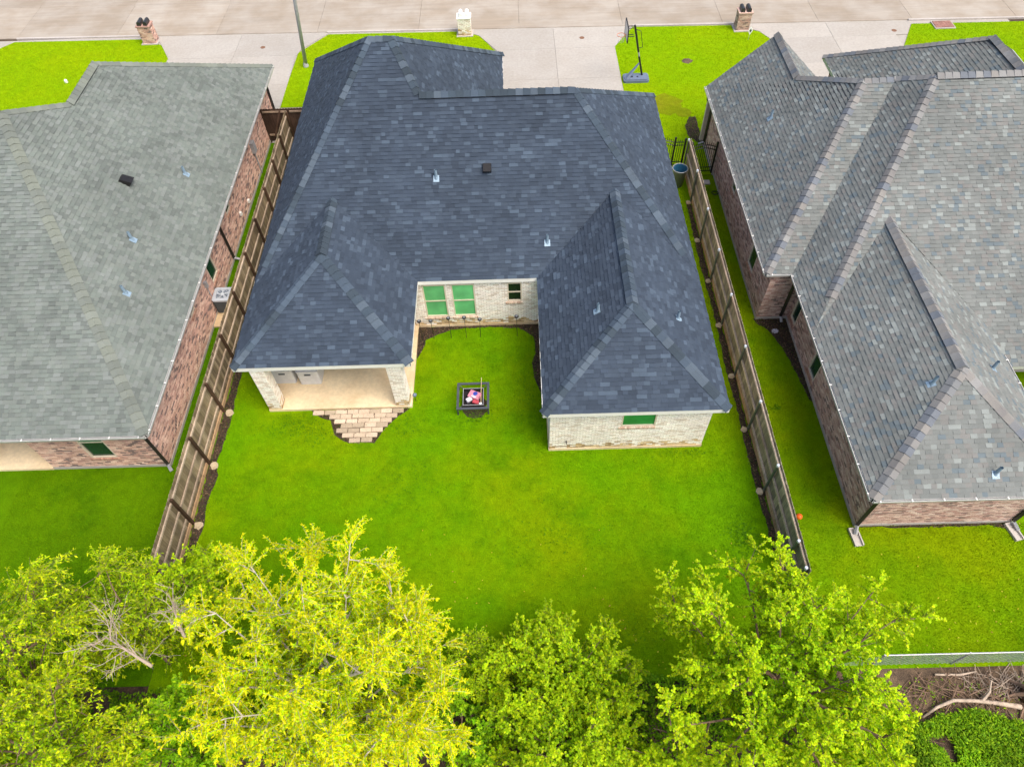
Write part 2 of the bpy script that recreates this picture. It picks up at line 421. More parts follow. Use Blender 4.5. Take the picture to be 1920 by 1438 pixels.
# ------------------------------------------------------------------ shingle roofs
def clip_scan(poly, v):
    xs = []
    n = len(poly)
    for i in range(n):
        (x0, v0), (x1, v1) = poly[i], poly[(i+1) % n]
        if (v0 <= v < v1) or (v1 <= v < v0):
            xs.append((x0+(x1-x0)*(v-v0)/(v1-v0), i))
    xs.sort()
    return xs
def edge_at(poly, i, v):
    (x0, v0), (x1, v1) = poly[i], poly[(i+1) % len(poly)]
    t = min(1, max(0, (v-v0)/(v1-v0)))
    return x0+(x1-x0)*t
def shingle_tabs(poly3, pal, expo=.145, wmin=.13, wmax=.36):
    """list of (faces, colour, score) for one roof plane"""
    P3 = [Vector(p) for p in poly3]
    nrm = Vector((0,0,0))
    for i in range(1, len(P3)-1): nrm += (P3[i]-P3[0]).cross(P3[i+1]-P3[0])
    nrm.normalize()
    if nrm.z < 0: nrm = -nrm
    u = Vector((0,0,1)).cross(nrm).normalized(); v = nrm.cross(u).normalized()
    o = min(P3, key=lambda p: p.z)
    poly = [((p-o).dot(u), (p-o).dot(v)) for p in P3]
    vmax = max(p[1] for p in poly); out = []
    vv = -.02; row = 0
    while vv < vmax - .02:
        v0, v1 = vv, min(vv+expo, vmax); vm = (max(v0,0)+v1)/2
        xs = clip_scan(poly, vm)
        for a in range(0, len(xs)-1, 2):
            ea, eb = xs[a][1], xs[a+1][1]
            l0, r0, l1, r1 = edge_at(poly, ea, v0), edge_at(poly, eb, v0), edge_at(poly, ea, v1), edge_at(poly, eb, v1)
            lo, hi = min(l0, l1), max(r0, r1)
            x = lo - random.uniform(0, .3); raised = random.random() < .5
            while x < hi:
                w = random.uniform(wmin, wmax); x2 = x+w
                q = [(min(max(x,l0),r0), v0), (min(max(x2,l0),r0), v0), (min(max(x2,l1),r1), v1), (min(max(x,l1),r1), v1)]
                x = x2; raised = not raised if random.random() < .8 else raised
                if max(q[1][0]-q[0][0], q[2][0]-q[3][0]) < .02: continue
                h = .026 if raised else .014
                b0 = [o+u*c[0]+v*c[1] for c in q]
                t0 = [b0[0]+nrm*h, b0[1]+nrm*h, b0[2]+nrm*.004, b0[3]+nrm*.004]
                col = pal(raised, x, row)
                c = sum(t0, Vector())/4; d = CAM-c; dist = d.length
                score = max(0, nrm.dot(d)/dist)*w/dist**2
                out.append(([t0, [b0[0], b0[1], t0[1], t0[0]], [b0[1], b0[2], t0[2], t0[1]], [b0[3], b0[0], t0[0], t0[3]]], col, score if (q[1][0]-q[0][0]) > .1 else 0))
        vv += expo; row += 1
    return out, nrm

def ridge_caps(p0, p1, n1, n2, pal, expo=.28, wing=.19, lift=0.0):
    """caps laid from the low end p0 to the high end p1"""
    p0, p1 = Vector(p0), Vector(p1); d = (p1-p0); L = d.length; d.normalize()
    w1 = n1.cross(d).normalized(); w2 = n2.cross(d).normalized()
    mid = (n1+n2).normalized()
    if w1.dot(mid) > 0: w1 = -w1
    if w2.dot(mid) > 0: w2 = -w2
    if w1.dot(w2) > .98: w2 = -w2
    out = []; s = 0
    while s < L-.03:
        e = min(s+expo, L); a, b = p0+d*s, p0+d*e
        ha, hb = .050+lift, .026+lift
        base = [a+w1*wing, a, a+w2*wing, b+w1*wing, b, b+w2*wing]
        t = [base[0]+n1*ha*.8, a+mid*ha*1.25, base[2]+n2*ha*.8, base[3]+n1*hb, b+mid*hb*1.25, base[5]+n2*hb]
        col = pal()
        faces = [[t[0],t[1],t[4],t[3]], [t[1],t[2],t[5],t[4]], [base[0],base[1],t[1],t[0]], [base[1],base[2],t[2],t[1]],
                 [base[0],t[0],t[3],base[3]], [base[2],base[5],t[5],t[2]]]
        dist = (CAM-a).length
        out.append((faces, col, 1/dist**2)); s += expo
    return out

def emit(items, name, mat, parent, limit=300, stuff=None):
    """the pieces that show largest become objects, the rest one part"""
    items = sorted(items, key=lambda t: -t[2])
    for fs, col, _ in items[:limit]:
        m = MB()
        for f in fs: m.poly(f, col)
        m.build(name, mat, parent)
    if items[limit:]:
        m = MB()
        for fs, col, _ in items[limit:]:
            for f in fs: m.poly(f, col)
        o = m.build(stuff or name, mat, parent); o['kind'] = 'stuff'

def build_roof(house, V, faces, hidden, caps, pal, cap_pal, eave, fascia_mat, soffit_z=.2, vents=(), tw=(.13,.36)):
    deck = MB(); tabs = []; nr = {}
    for i, f in enumerate(faces):
        pts = [Vector(V[k]) for k in f]
        t, n = shingle_tabs(pts, pal, .145, *tw)
        nr[i] = n
        q = [p - n*.012 for p in pts]
        if (q[1]-q[0]).cross(q[2]-q[0]).z < 0: q = q[::-1]
        deck.poly(q)
        if i not in hidden: tabs += t
    sf = [(V[k][0], V[k][1], V[k][2]-soffit_z) for k in eave]
    deck.poly(sf)
    roof = deck.build('roof', M['deck'], house)
    emit(tabs, 'shingle', M['shingle'], roof)
    cp = []
    for (a, b, fa, fb, cut0, cut1, lift) in caps:
        p0, p1 = Vector(V[a]), Vector(V[b]); d = p1-p0
        cp += ridge_caps(p0+d*cut0, p0+d*cut1, nr[fa], nr[fb], cap_pal, lift=lift)
    emit(cp, 'ridge_cap', M['shingle'], roof)
    for (a, b, fa, fb, c0, c1) in vents:
        p0, p1 = Vector(V[a]), Vector(V[b]); d = (p1-p0); m = MB()
        q0, q1 = p0+d*c0, p0+d*c1; dn = d.normalized(); mid = Vector((0,0,1)); w = dn.cross(mid).normalized()
        for sgn in (-1, 1):
            n = nr[fa] if nr[fa].dot(w)*sgn > 0 else nr[fb]
            wd = n.cross(dn); wd = wd if wd.dot(w)*sgn > 0 else -wd
            wd.normalize()
            A = [q0+n*.0, q1+n*.0, q1+wd*.2+n*.0, q0+wd*.2+n*.0]
            Bp = [p+n*.05 for p in A]
            m.poly(Bp); m.poly([A[3],A[2],Bp[2],Bp[3]]); m.poly([A[0],A[3],Bp[3],Bp[0]]); m.poly([A[1],A[2],Bp[2],Bp[1]])
        m.build('ridge_vent', M['ember'], roof)
    # fascia / gutter boards along the eave
    fz = MB(); k = len(eave)
    for i in range(k):
        a, b = Vector(V[eave[i]]), Vector(V[eave[(i+1) % k]])
        if abs(a.z-b.z) > .01: continue
        d = (b-a); d.z = 0
        if d.length < .02: continue
        d.normalize(); nn = Vector((d.y, -d.x, 0))*.02
        A, B = a-d*.0+nn, b+d*.0+nn
        fz.poly([A+Vector((0,0,-soffit_z-.02)), B+Vector((0,0,-soffit_z-.02)), B+Vector((0,0,-.006)), A+Vector((0,0,-.006))])
        fz.poly([A+Vector((0,0,-.006)), B+Vector((0,0,-.006)), b-nn*2+Vector((0,0,-.006)), a-nn*2+Vector((0,0,-.006))])
        fz.poly([A+Vector((0,0,-soffit_z-.02)), a-nn*2+Vector((0,0,-soffit_z-.02)), b-nn*2+Vector((0,0,-soffit_z-.02)), B+Vector((0,0,-soffit_z-.02))])
    fz.build('fascia', fascia_mat, house)
    return roof, nr

def gutter(house, roof, a, b, z=2.78, out=.10):
    """K-style trough along an eave with hanger straps; a->b has the outside on its right"""
    a, b = Vector((*a, z)), Vector((*b, z)); d = (b-a); L = d.length; d.normalize(); n = Vector((d.y, -d.x, 0))
    m = MB()
    prof = [(0.025,-.02),(0.025,-.12),(.085,-.12),(out,-.05),(out,-.01),(out-.018,-.01),(out-.018,-.045),(.075,-.105),(.035,-.105),(.035,-.02)]
    for i in range(len(prof)):
        p, q = prof[i], prof[(i+1) % len(prof)]
        m.poly([a+n*p[0]+Vector((0,0,p[1])), b+n*p[0]+Vector((0,0,p[1])), b+n*q[0]+Vector((0,0,q[1])), a+n*q[0]+Vector((0,0,q[1]))])
    gt = m.build('gutter', M['gutter'], house)
    k = int(L/.95)
    for i in range(k+1):
        c = a+d*(.2+(L-.4)*i/max(1,k)); h = MB()
        q0, q1 = c-d*.018, c+d*.018
        h.poly([q0+n*.02+Vector((0,0,.0)), q1+n*.02+Vector((0,0,.0)), q1+n*(out+.01), q0+n*(out+.01)])
        h.poly([q0+n*(out+.01), q1+n*(out+.01), q1+n*(out+.01)+Vector((0,0,-.03)), q0+n*(out+.01)+Vector((0,0,-.03))])
        h.build('hanger', M['white'], gt)
    return gt

def vent_pipe(roof, p, n, r=.05, h=.38, mat='galvblue'):
    n = Vector(n).normalized(); p = Vector(p); m = MB()
    u = Vector((0,0,1)).cross(n).normalized(); v = n.cross(u)
    c = p+n*.035
    q = [c-u*.11-v*.15, c+u*.11-v*.15, c+u*.11+v*.1, c-u*.11+v*.1]
    m.poly(q); 
    for i in range(4): m.poly([q[i]-n*.03, q[(i+1)%4]-n*.03, q[(i+1)%4], q[i]])
    m.tube([p+Vector((0,0,-.02)), p+Vector((0,0,.1)), p+Vector((0,0,h))], [r*1.7, r*1.1, r], 12, False)
    m.tube([p+Vector((0,0,h)), p+Vector((0,0,h*.6))], [r*.8, r*.8], 12, False)
    m.build('vent_pipe', M[mat], roof)
def box_vent(roof, p, n, s=.2, mat='black'):
    n = Vector(n).normalized(); p = Vector(p); m = MB()
    u = Vector((0,0,1)).cross(n).normalized(); v = n.cross(u)
    def q(a, b, c): return p+u*a+v*b+n*c
    A = [q(-s,-s,-.02),q(s,-s,-.02),q(s,s*1.2,-.02),q(-s,s*1.2,-.02)]; B = [q(-s*.85,-s*1.05,.24),q(s*.85,-s*1.05,.24),q(s*.85,s*.9,.12),q(-s*.85,s*.9,.12)]
    m.poly(B); 
    for i in range(4): m.poly([A[i],A[(i+1)%4],B[(i+1)%4],B[i]])
    m.build('box_vent', M[mat], roof)

# ------------------------------------------------------------------ brick walls
BL, BH, BG, CP = .2, .064, .011, .075
def brick_run(a, b, z0, z1, ops, pal, score_k=1.0, recess=.0):
    """bricks on the face from a to b (outside on the right); ops = openings (s0, s1, z0, z1)"""
    a, b = Vector((*a, 0)), Vector((*b, 0)); d = (b-a); L = d.length; d.normalize(); n = Vector((d.y, -d.x, 0))
    out = []; row = 0; z = z0+.006
    while z+BH <= z1+.01:
        s = -(.105 if row % 2 else 0) 
        while s < L:
            segs = [(max(0, s+.004), min(L, s+BL))]
            s += BL+BG
            for (o0, o1, oz0, oz1) in ops:
                if z+BH > oz0 and z < oz1:
                    ns_ = []
                    for (p, q) in segs:
                        if q <= o0 or p >= o1: ns_.append((p, q))
                        else:
                            if p < o0: ns_.append((p, o0))
                            if q > o1: ns_.append((o1, q))
                    segs = ns_
            for (p, q) in segs:
                if q-p < .03: continue
                t = .012+random.uniform(-.003, .003)
                A = a+d*p+n*.0; B_ = a+d*q
                zz = Vector((0,0,z)); zt = Vector((0,0,min(z+BH, z1)))
                f = [A+n*t+zz, B_+n*t+zz, B_+n*t+zt, A+n*t+zt]; k = [A+zz, B_+zz, B_+zt, A+zt]
                c = (f[0]+f[2])/2; dv = CAM-c; dist = dv.length
                sc = max(0, n.dot(dv)/dist)*(q-p)/dist**2*score_k*(1 if z < 1.75 else .02)
                col = pal(z) if pal is bricks_white else pal()
                out.append(([f, [k[3],f[3],f[2],k[2]], [k[0],k[1],f[1],f[0]], [k[0],f[0],f[3],k[3]], [k[1],k[2],f[2],f[1]]], col, sc))
        z += CP; row += 1
    return out
def wall_back(mb_, a, b, z0, z1, ops, th=.2):
    """wall body behind the bricks with the openings left out; outside on the right of a->b"""
    a, b = Vector((*a, 0)), Vector((*b, 0)); d = (b-a); L = d.length; d.normalize(); n = Vector((d.y, -d.x, 0))
    ss = sorted({0, L, *[o[0] for o in ops], *[o[1] for o in ops]}); zs = sorted({z0, z1, *[o[2] for o in ops], *[o[3] for o in ops]})
    for i in range(len(ss)-1):
        for j in range(len(zs)-1):
            sm, zm = (ss[i]+ss[i+1])/2, (zs[j]+zs[j+1])/2
            if any(o[0] < sm < o[1] and o[2] < zm < o[3] for o in ops): continue
            q = [a+d*ss[i], a+d*ss[i+1]]
            mb_.poly([q[0]+Vector((0,0,zs[j])), q[1]+Vector((0,0,zs[j])), q[1]+Vector((0,0,zs[j+1])), q[0]+Vector((0,0,zs[j+1]))])
    for (s0, s1, y0, y1) in ops:                      # reveals
        A, B_ = a+d*s0, a+d*s1
        for (p, q, u, w) in ((A,A,y0,y1),(B_,B_,y0,y1)):
            mb_.poly([p+Vector((0,0,u)), p-n*th+Vector((0,0,u)), p-n*th+Vector((0,0,w)), p+Vector((0,0,w))])
        for zz in (y0, y1):
            mb_.poly([A+Vector((0,0,zz)), B_+Vector((0,0,zz)), B_-n*th+Vector((0,0,zz)), A-n*th+Vector((0,0,zz))])

def window(house, a, b, op, frame_mat, pane_top, pane_bot, sill_pal, double=True, sides=False, rail=None):
    a, b = Vector((*a, 0)), Vector((*b, 0)); d = (b-a).normalized(); n = Vector((d.y, -d.x, 0))
    s0, s1, z0, z1 = op; fw = .05
    def P_(s, t, z): return a+d*s+n*t+Vector((0,0,z))
    def bx(mb_, sa, sb, ta, tb, za, zb):
        v = [P_(sa,ta,za),P_(sb,ta,za),P_(sb,tb,za),P_(sa,tb,za),P_(sa,ta,zb),P_(sb,ta,zb),P_(sb,tb,zb),P_(sa,tb,zb)]
        for f in ((0,3,2,1),(4,5,6,7),(0,1,5,4),(1,2,6,5),(2,3,7,6),(3,0,4,7)): mb_.poly([v[i] for i in f])
    zm = (z0+z1)/2 if rail is None else rail; fr = MB()
    bx(fr, s0, s0+fw, -.07, .004, z0, z1); bx(fr, s1-fw, s1, -.07, .004, z0, z1)
    bx(fr, s0+fw, s1-fw, -.07, .004, z0, z0+fw); bx(fr, s0+fw, s1-fw, -.07, .004, z1-fw, z1)
    if double: bx(fr, s0+fw, s1-fw, -.06, -.006, zm-.024, zm+.024)
    w = fr.build('window', frame_mat, house)
    def pane(za, zb, m, t):
        q = MB(); bx(q, s0+fw, s1-fw, t-.012, t, za, zb); q.build('pane', m, w)
    if double:
        pane(zm+.024, z1-fw, pane_top, -.028); pane(z0+fw, zm-.024, pane_bot, -.045)
    else: pane(z0+fw, z1-fw, pane_bot, -.035)
    k = int((s1-s0+.16)/.075)
    for i in range(k):                                # rowlock sill, each brick its own piece
        sa = s0-.08+i*.075; q = MB(); c = sill_pal()
        v = [P_(sa,-.02,z0-.125),P_(sa+.064,-.02,z0-.125),P_(sa+.064,.05,z0-.125),P_(sa,.05,z0-.125),P_(sa,-.02,z0-.004),P_(sa+.064,-.02,z0-.004),P_(sa+.064,.05,z0-.03),P_(sa,.05,z0-.03)]
        for f in ((0,3,2,1),(4,5,6,7),(0,1,5,4),(1,2,6,5),(2,3,7,6),(3,0,4,7)): q.poly([v[j] for j in f], c)
        q.build('sill_brick', M['brick'], w)
    return w

def house_walls(house, runs, wall_mat, pal, zt, slab_mat, z0=.14, limit=300):
    back = MB(); br = []
    for r in runs:
        a, b, ops = r[0], r[1], r[2]
        wall_back(back, a, b, z0, zt, ops)
        br += brick_run(a, b, z0, zt, ops, pal)
        A, B_ = Vector((*a,0)), Vector((*b,0)); d = (B_-A).normalized(); n = Vector((d.y,-d.x,0))
        q = [A-d*.02+n*.03, B_+d*.02+n*.03, B_-n*.2, A-n*.2]
        sl_ = MB(); sl_.prism([(p.x,p.y) for p in q], -.05, z0-.003); sl_.build('foundation', slab_mat, house)
    w = back.build('wall', wall_mat, house)
    emit(br, 'brick', M['brick'], w, limit)
    return w

def pal_c(raised, x, row):
    r = random.random()
    if r < .10: c = (0.055,0.080,0.114)
    elif r < .34: c = (0.040,0.058,0.085)
    elif r < .78: c = (0.034,0.050,0.075)
    else: c = (0.029,0.043,0.065)
    if raised: c = tuple(v*1.05 for v in c)
    return vary(c, .07)
def cap_c():
    return vary(random.choice([(0.054,0.079,0.111),(0.042,0.063,0.087),(0.072,0.099,0.130),(0.035,0.052,0.070)]), .1)
def pal_l(raised, x, row):
    c = random.choice([(0.139,0.166,0.150),(0.127,0.152,0.139),(0.149,0.173,0.158),(0.116,0.136,0.126),(0.158,0.181,0.171)])
    return vary(c, .07)
def cap_l(): return vary(random.choice([(0.158,0.179,0.151),(0.138,0.158,0.140),(0.167,0.189,0.165)]), .06)
def pal_r(raised, x, row):
    r = random.random()
    if r < .10: c = (0.209,0.235,0.227)
    elif r < .20: c = (0.114,0.145,0.160)
    elif r < .38: c = (0.161,0.165,0.158)
    elif r < .72: c = (0.159,0.174,0.168)
    else: c = (0.139,0.154,0.149)
    return vary(c, .05)
def cap_r(): return vary(random.choice([(0.190,0.192,0.189),(0.214,0.220,0.218),(0.180,0.178,0.174),(0.157,0.168,0.176),(0.133,0.152,0.176),(0.204,0.200,0.189)]), .05)
def bricks_red():
    return vary(random.choice([(0.538,0.365,0.305),(0.461,0.288,0.240),(0.602,0.442,0.370),(0.563,0.397,0.338),(0.410,0.256,0.221),(0.666,0.512,0.442),(0.512,0.346,0.299),(0.256,0.186,0.163)]), .12)
def bricks_redl():
    return vary(random.choice([(0.592,0.379,0.298),(0.661,0.447,0.355),(0.551,0.344,0.277),(0.730,0.531,0.433),(0.468,0.289,0.241),(0.634,0.427,0.348),(0.234,0.172,0.156)]), .12)
def bricks_white(z=1):
    if random.random() < (.48-z)*2.6: return vary(random.choice([(0.634,0.471,0.266),(0.544,0.393,0.211),(0.702,0.550,0.344),(0.385,0.269,0.145)]), .12)
    return vary(random.choice([(0.872,0.813,0.732),(0.825,0.766,0.695),(0.880,0.860,0.793),(0.849,0.789,0.732),(0.880,0.836,0.769),(0.707,0.624,0.537)]), .05)
def sill_pink(): return vary(random.choice([(0.540,0.403,0.310),(0.605,0.470,0.368),(0.670,0.560,0.460),(0.497,0.347,0.265)]), .08)
def sill_red(): return vary(random.choice([(.42,.25,.18),(.50,.31,.23),(.37,.2,.15)]), .1)

Z0 = 2.78
# ---------------- centre house
HC = thing('house', 'white brick house with dark slate blue shingle roof around a small courtyard', 'house', (-1.6,20,0))
V = dict(A=(-10.05,14.7,Z0),B=(-3.81,14.7,Z0),Cc=(-3.81,18.62,Z0),D=(.77,18.62,Z0),E=(.72,12.43,Z0),F=(6.82,12.43,Z0),G=(6.78,30.54,Z0),Hh=(-.43,30.54,Z0),I=(-.43,34.7,Z0),J=(-10.08,34.7,Z0),K=(-10.05,18.62,Z0),M=(6.82,18.62,Z0),
    LN=(-6.93,21.165,4.74),LS=(-6.93,18.15,4.74),RN=(3.775,21.165,4.74),RS=(3.775,15.4,4.74),
    AL=(-5.35,25.9,8.386),AR=(-4.5,25.9,8.386),ML=(-3.50,24.18,7.06),MR=(2.41,24.18,7.06))
FC = [('Cc','D','RN','M','MR','ML','AR','AL','K','LN'),('B','Cc','LN','LS'),('K','A','LS','LN'),('A','B','LS'),('J','K','AL'),('I','J','AL','AR'),('Hh','I','AR','ML'),('G','Hh','ML','MR'),('M','G','MR'),('D','E','RS','RN'),('F','M','RN','RS'),('E','F','RS')]
capsC = [('A','LS',2,3,0,1,0),('B','LS',1,3,0,1,0),('E','RS',9,11,0,1,0),('F','RS',10,11,0,1,0),('LS','LN',1,2,0,1,.045),('RS','RN',9,10,0,1,.045),
         ('K','AL',4,0,.08,1,0),('M','MR',8,0,.10,1,0),('ML','AR',0,6,0,1,0),('ML','MR',0,7,0,1,.045),('AL','AR',0,5,0,1,0),('J','AL',4,5,0,1,0),('I','AR',6,5,0,1,0),('G','MR',7,8,0,1,0)]
roofC, nrC = build_roof(HC, V, FC, {5,7}, capsC, pal_c, cap_c, ['A','B','Cc','D','E','F','G','Hh','I','J'], M['white'], .17,
                   vents=[('LS','LN',1,2,.05,.8),('RS','RN',9,10,.12,.85),('ML','MR',0,7,.08,.86)])
for p, i in (((-2.95,21.68,5.13),0),((1.18,19.66,3.58),0),((2.71,15.72,4.04),9),((5.48,15.64,3.62),10)):
    vent_pipe(roofC, p, nrC[i])
box_vent(roofC, (-1.02,21.92,5.32), nrC[0], .17)
opC = dict(s=[(2.44,3.62,1.47,2.36)], court=[(.5,1.40,.62,2.44),(1.62,2.53,.62,2.44),(3.80,4.37,1.40,2.44)])
runsC = [((.98,12.69),(6.43,12.69),opC['s']), ((-4.2,18.72),(.96,18.72),opC['court']), ((.98,18.72),(.98,12.69),[]), ((6.43,12.69),(6.43,30.1),[]),
         ((-9.6,34.2),(-9.6,18.75),[]), ((-9.6,18.75),(-4.2,18.75),[])]
wC = house_walls(HC, runsC, M['mortar_white'], bricks_white, 2.62, M['slab'])
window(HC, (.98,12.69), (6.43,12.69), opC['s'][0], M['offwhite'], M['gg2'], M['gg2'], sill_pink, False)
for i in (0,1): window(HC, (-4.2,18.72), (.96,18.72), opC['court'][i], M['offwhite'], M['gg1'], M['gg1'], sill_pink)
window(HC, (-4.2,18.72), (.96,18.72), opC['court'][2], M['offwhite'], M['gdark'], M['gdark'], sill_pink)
m = MB(); m.box(-9.56,-4.12,14.71,18.73,-.08,.115); m.build('patio_slab', M['slab'], HC)
def column(x0, x1, y0, y1):
    c = MB(); c.box(x0,x1,y0,y1,.115,2.6); col = c.build('porch_column', M['mortar_white'], HC)
    br = []
    for a, b in (((x0,y0),(x1,y0)),((x1,y0),(x1,y1)),((x1,y1),(x0,y1)),((x0,y1),(x0,y0))):
        br += brick_run(a, b, .125, 2.58, [], bricks_white)
    emit(br, 'brick', M['brick'], col, 130)
column(-9.53,-9.05,14.74,15.2); column(-4.70,-4.20,14.74,15.2)
m = MB(); m.box(-9.55,-4.15,14.75,15.15,2.605,2.62); m.build('porch_beam', M['white'], HC)
# spigot on the wing wall, flood lamps on its corner
m = MB(); m.tube([(1.57,12.68,.66),(1.57,12.58,.66),(1.57,12.55,.60)], .014, 8); m.tube([(1.53,12.6,.68),(1.61,12.6,.68)], .01, 6); m.build('spigot', M['black'], HC)
fl = MB(); fl.tube([(.98,12.95,2.2),(.80,12.95,2.2)], .02, 8)
for dy, dz in ((-.12,.12),(.0,-.02),(.1,-.2)):
    fl.tube([(.84,12.95+dy,2.2+dz),(.76,12.86+dy,2.12+dz)], [.035,.075], 14)
fl.build('flood_lamp', M['galv'], HC)

# ---------------- left house
HL = thing('house', 'red brick house with plain pale grey green shingle roof and white gutters', 'house', (-18,20,0))
VL = dict(SE=(-12.3,12.06,Z0),NE=(-12.3,34.3,Z0),rN=(-17.14,27.6,6.86),rS=(-17.14,24.69,6.86),AP=(-18.32,22.66,7.85),AP2=(-25,22.66,7.85),SW=(-31,12.06,Z0),NW=(-31,30.0,Z0),q1=(-21.2,29.6,Z0),fw=(-21.2,34.3,Z0))
FL = [('SE','NE','rN','rS','AP'),('SW','SE','AP','AP2'),('AP2','AP','rS','q1','NW'),('rS','rN','fw','q1'),('NE','fw','rN'),('NW','SW','AP2')]
capsL = [('SE','AP',0,1,0,1,0),('NE','rN',0,4,0,1,0),('rS','rN',0,3,0,1,.045),('rS','AP',0,2,0,1,0),('AP','AP2',1,2,0,1,0)]
roofL, nrL = build_roof(HL, VL, FL, {2,3,4,5}, capsL, pal_l, cap_l, ['SW','SE','NE','fw','q1','NW'], M['gutter'], .15, vents=[('rS','rN',0,3,.08,.9)], tw=(.13,.27))
for p in ((-13.63,24.07,3.9),(-14.24,19.59,4.42),(-13.88,17.17,4.1)): vent_pipe(roofL, p, nrL[0])
box_vent(roofL, (-15.01,22.2,5.05), nrL[0], .2)
opL = dict(s=[(1.72,2.64,.72,2.05)], e=[(8.12,8.88,1.0,2.3),(5.62,6.12,1.70,2.3),(11.65,12.25,1.62,2.3)])
runsL = [((-16.96,12.48),(-12.74,12.48),opL['s']), ((-12.74,12.48),(-12.74,33.8),opL['e']), ((-16.96,16.6),(-16.96,12.48),[]), ((-28,16.6),(-16.96,16.6),[])]
house_walls(HL, runsL, M['mortar_red'], bricks_redl, 2.62, M['pale'])
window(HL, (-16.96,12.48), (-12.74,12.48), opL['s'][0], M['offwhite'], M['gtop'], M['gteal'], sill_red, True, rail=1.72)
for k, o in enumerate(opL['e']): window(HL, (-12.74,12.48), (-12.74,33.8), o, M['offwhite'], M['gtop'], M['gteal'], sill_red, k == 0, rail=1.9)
m = MB(); m.box(-28,-17.0,12.44,16.55,-.08,.12); m.build('patio_slab', M['slab'], HL)
gutter(HL, roofL, (-31,12.06), (-12.3,12.06)); gutter(HL, roofL, (-12.3,12.06), (-12.3,34.3))
def downspout(house, x, y, nx, ny, zt=2.66, foot=.25, ox=.35):
    """square pipe from the gutter outlet back to the wall and down, with a turned-out shoe"""
    m = MB(); k = [(x+nx*ox, y+ny*ox, zt), (x+nx*ox, y+ny*ox, zt-.1), (x+nx*.06, y+ny*.06, zt-.38), (x+nx*.06, y+ny*.06, .22)]
    m.tube(k, .075, 4); m.build('downspout', M['down'], house)
    s = MB(); s.tube([k[-1], (x+nx*(.1+foot), y+ny*(.1+foot), .10)], [.055,.06], 4); s.build('shoe', M['galv'], house)
downspout(HL, -12.80, 12.48, .55, -.8); downspout(HL, -12.74, 22.95, 1, 0); downspout(HL, -12.74, 33.6, 1, 0)
m = MB(); m.box(-12.74,-12.56,29.05,29.38,1.25,1.8); m.tube([(-12.68,29.2,1.25),(-12.68,29.2,.05)], .03, 8); m.build('electric_meter', M['galv'], HL)
m = MB(); m.box(-12.74,-12.62,19.88,20.02,1.45,1.75); m.tube([(-12.70,19.95,1.45),(-12.70,19.95,.9)], .018, 6); m.build('disconnect_box', M['galv'], HL)
for y, z in ((25.3,.73),(26.57,.41)):
    m = MB(); m.box(-12.74,-12.64,y-.07,y+.07,z-.08,z+.08); m.build('wall_outlet', M['white'], HL)

# ---------------- right house
HR = thing('house', 'pink red brick house with mottled grey and blue shingle roof of many hips', 'house', (14,20,0))
VR = dict(A=(10.4,9.08,Z0),B=(16.46,9.08,Z0),RS=(13.43,12.41,4.72),RN=(13.43,19.16,4.72),W0=(10.4,15.56,Z0),EV=(16.46,15.56,Z0),X1=(16.46,14.32,2.098),X2=(30,14.32,2.098),T2=(30,23.83,7.33),T1=(15.62,23.83,7.33),
    VT=(14.83,24.9,6.64),VB=(10.4,18.48,Z0),BS=(9.41,18.48,Z0),BH=(13.6,24.9,6.6),vS=(12.15,27.5,5.25),vN=(12.15,31.06,5.25),NW=(9.41,31.06,Z0),gE=(14.9,31.06,Z0),N1=(14.9,31.0,Z0),N2=(30,31.0,Z0),
    gnw=(15.7,33.4,Z0),gRN=(20.4,28.6,6.1),gRS=(20.5,25.7,6.1),gW=(15.7,31.0,Z0),gne=(25.1,33.4,Z0),gE2=(25.1,31.0,Z0))
FR = [('A','RS','RN','W0'),('A','B','RS'),('B','EV','RN','RS'),('W0','RN','EV','X1','X2','T2','T1'),('W0','T1','VT','VB'),('BS','VB','VT','BH'),('BS','BH','vS','vN','NW'),
      ('vN','vS','gE'),('BH','VT','T1','N1','vS'),('T1','T2','N2','N1'),('gnw','gW','gRS','gRN'),('gne','gE2','gRS','gRN'),('gnw','gne','gRN')]
capsR = [('A','RS',0,1,0,1,0),('B','RS',1,2,0,1,0),('RS','RN',0,2,0,1,.045),('W0','T1',3,4,.13,1,0),('BS','BH',5,6,0,1,0),('BH','VT',5,8,0,1,0),('VT','T1',4,8,0,1,0),('vS','BH',6,8,0,1,0),
         ('vS','vN',6,7,0,1,.045),('T1','T2',3,9,0,1,.045),('gnw','gRN',10,12,0,1,0),('gRS','gRN',10,11,0,1,.045)]
roofR, nrR = build_roof(HR, VR, FR, {8,9,11,12}, capsR, pal_r, cap_r, ['A','B','X1','X2','N2','gE2','gne','gnw','gW','gE','NW','BS','VB'], M['gutter'], .15,
                   vents=[('RS','RN',0,2,.12,.85),('vS','vN',6,7,.05,.9),('T1','T2',3,9,.03,.5),('gRS','gRN',10,11,.1,.9)], tw=(.15,.25))
for p, i in (((10.98,26.19,4.19),6),((12.64,12.21,4.2),0),((15.22,13.18,3.56),2),((14.07,9.65,3.1),1)): vent_pipe(roofR, p, nrR[i])
opR = dict(w=[(0.10+18.62-18.45,18.62-17.8,.45,2.1),(18.62-15.72,18.62-15.05,.45,2.1)], b=[(30.6-21.1,30.6-20.35,.85,2.2),(30.6-25.15,30.6-24.6,1.45,2.2)])
runsR = [((10.98,9.47),(16.12,9.47),[]), ((10.98,18.62),(10.98,9.47),opR['w']), ((9.74,18.62),(10.98,18.62),[]), ((9.74,30.6),(9.74,18.62),opR['b']), ((16.12,9.47),(16.12,14.4),[]),
         ((16.12,33.0),(16.12,30.0),[]), ((16.12,15.6),(30,15.6),[])]
house_walls(HR, runsR, M['mortar_red'], bricks_red, 2.62, M['pale'])
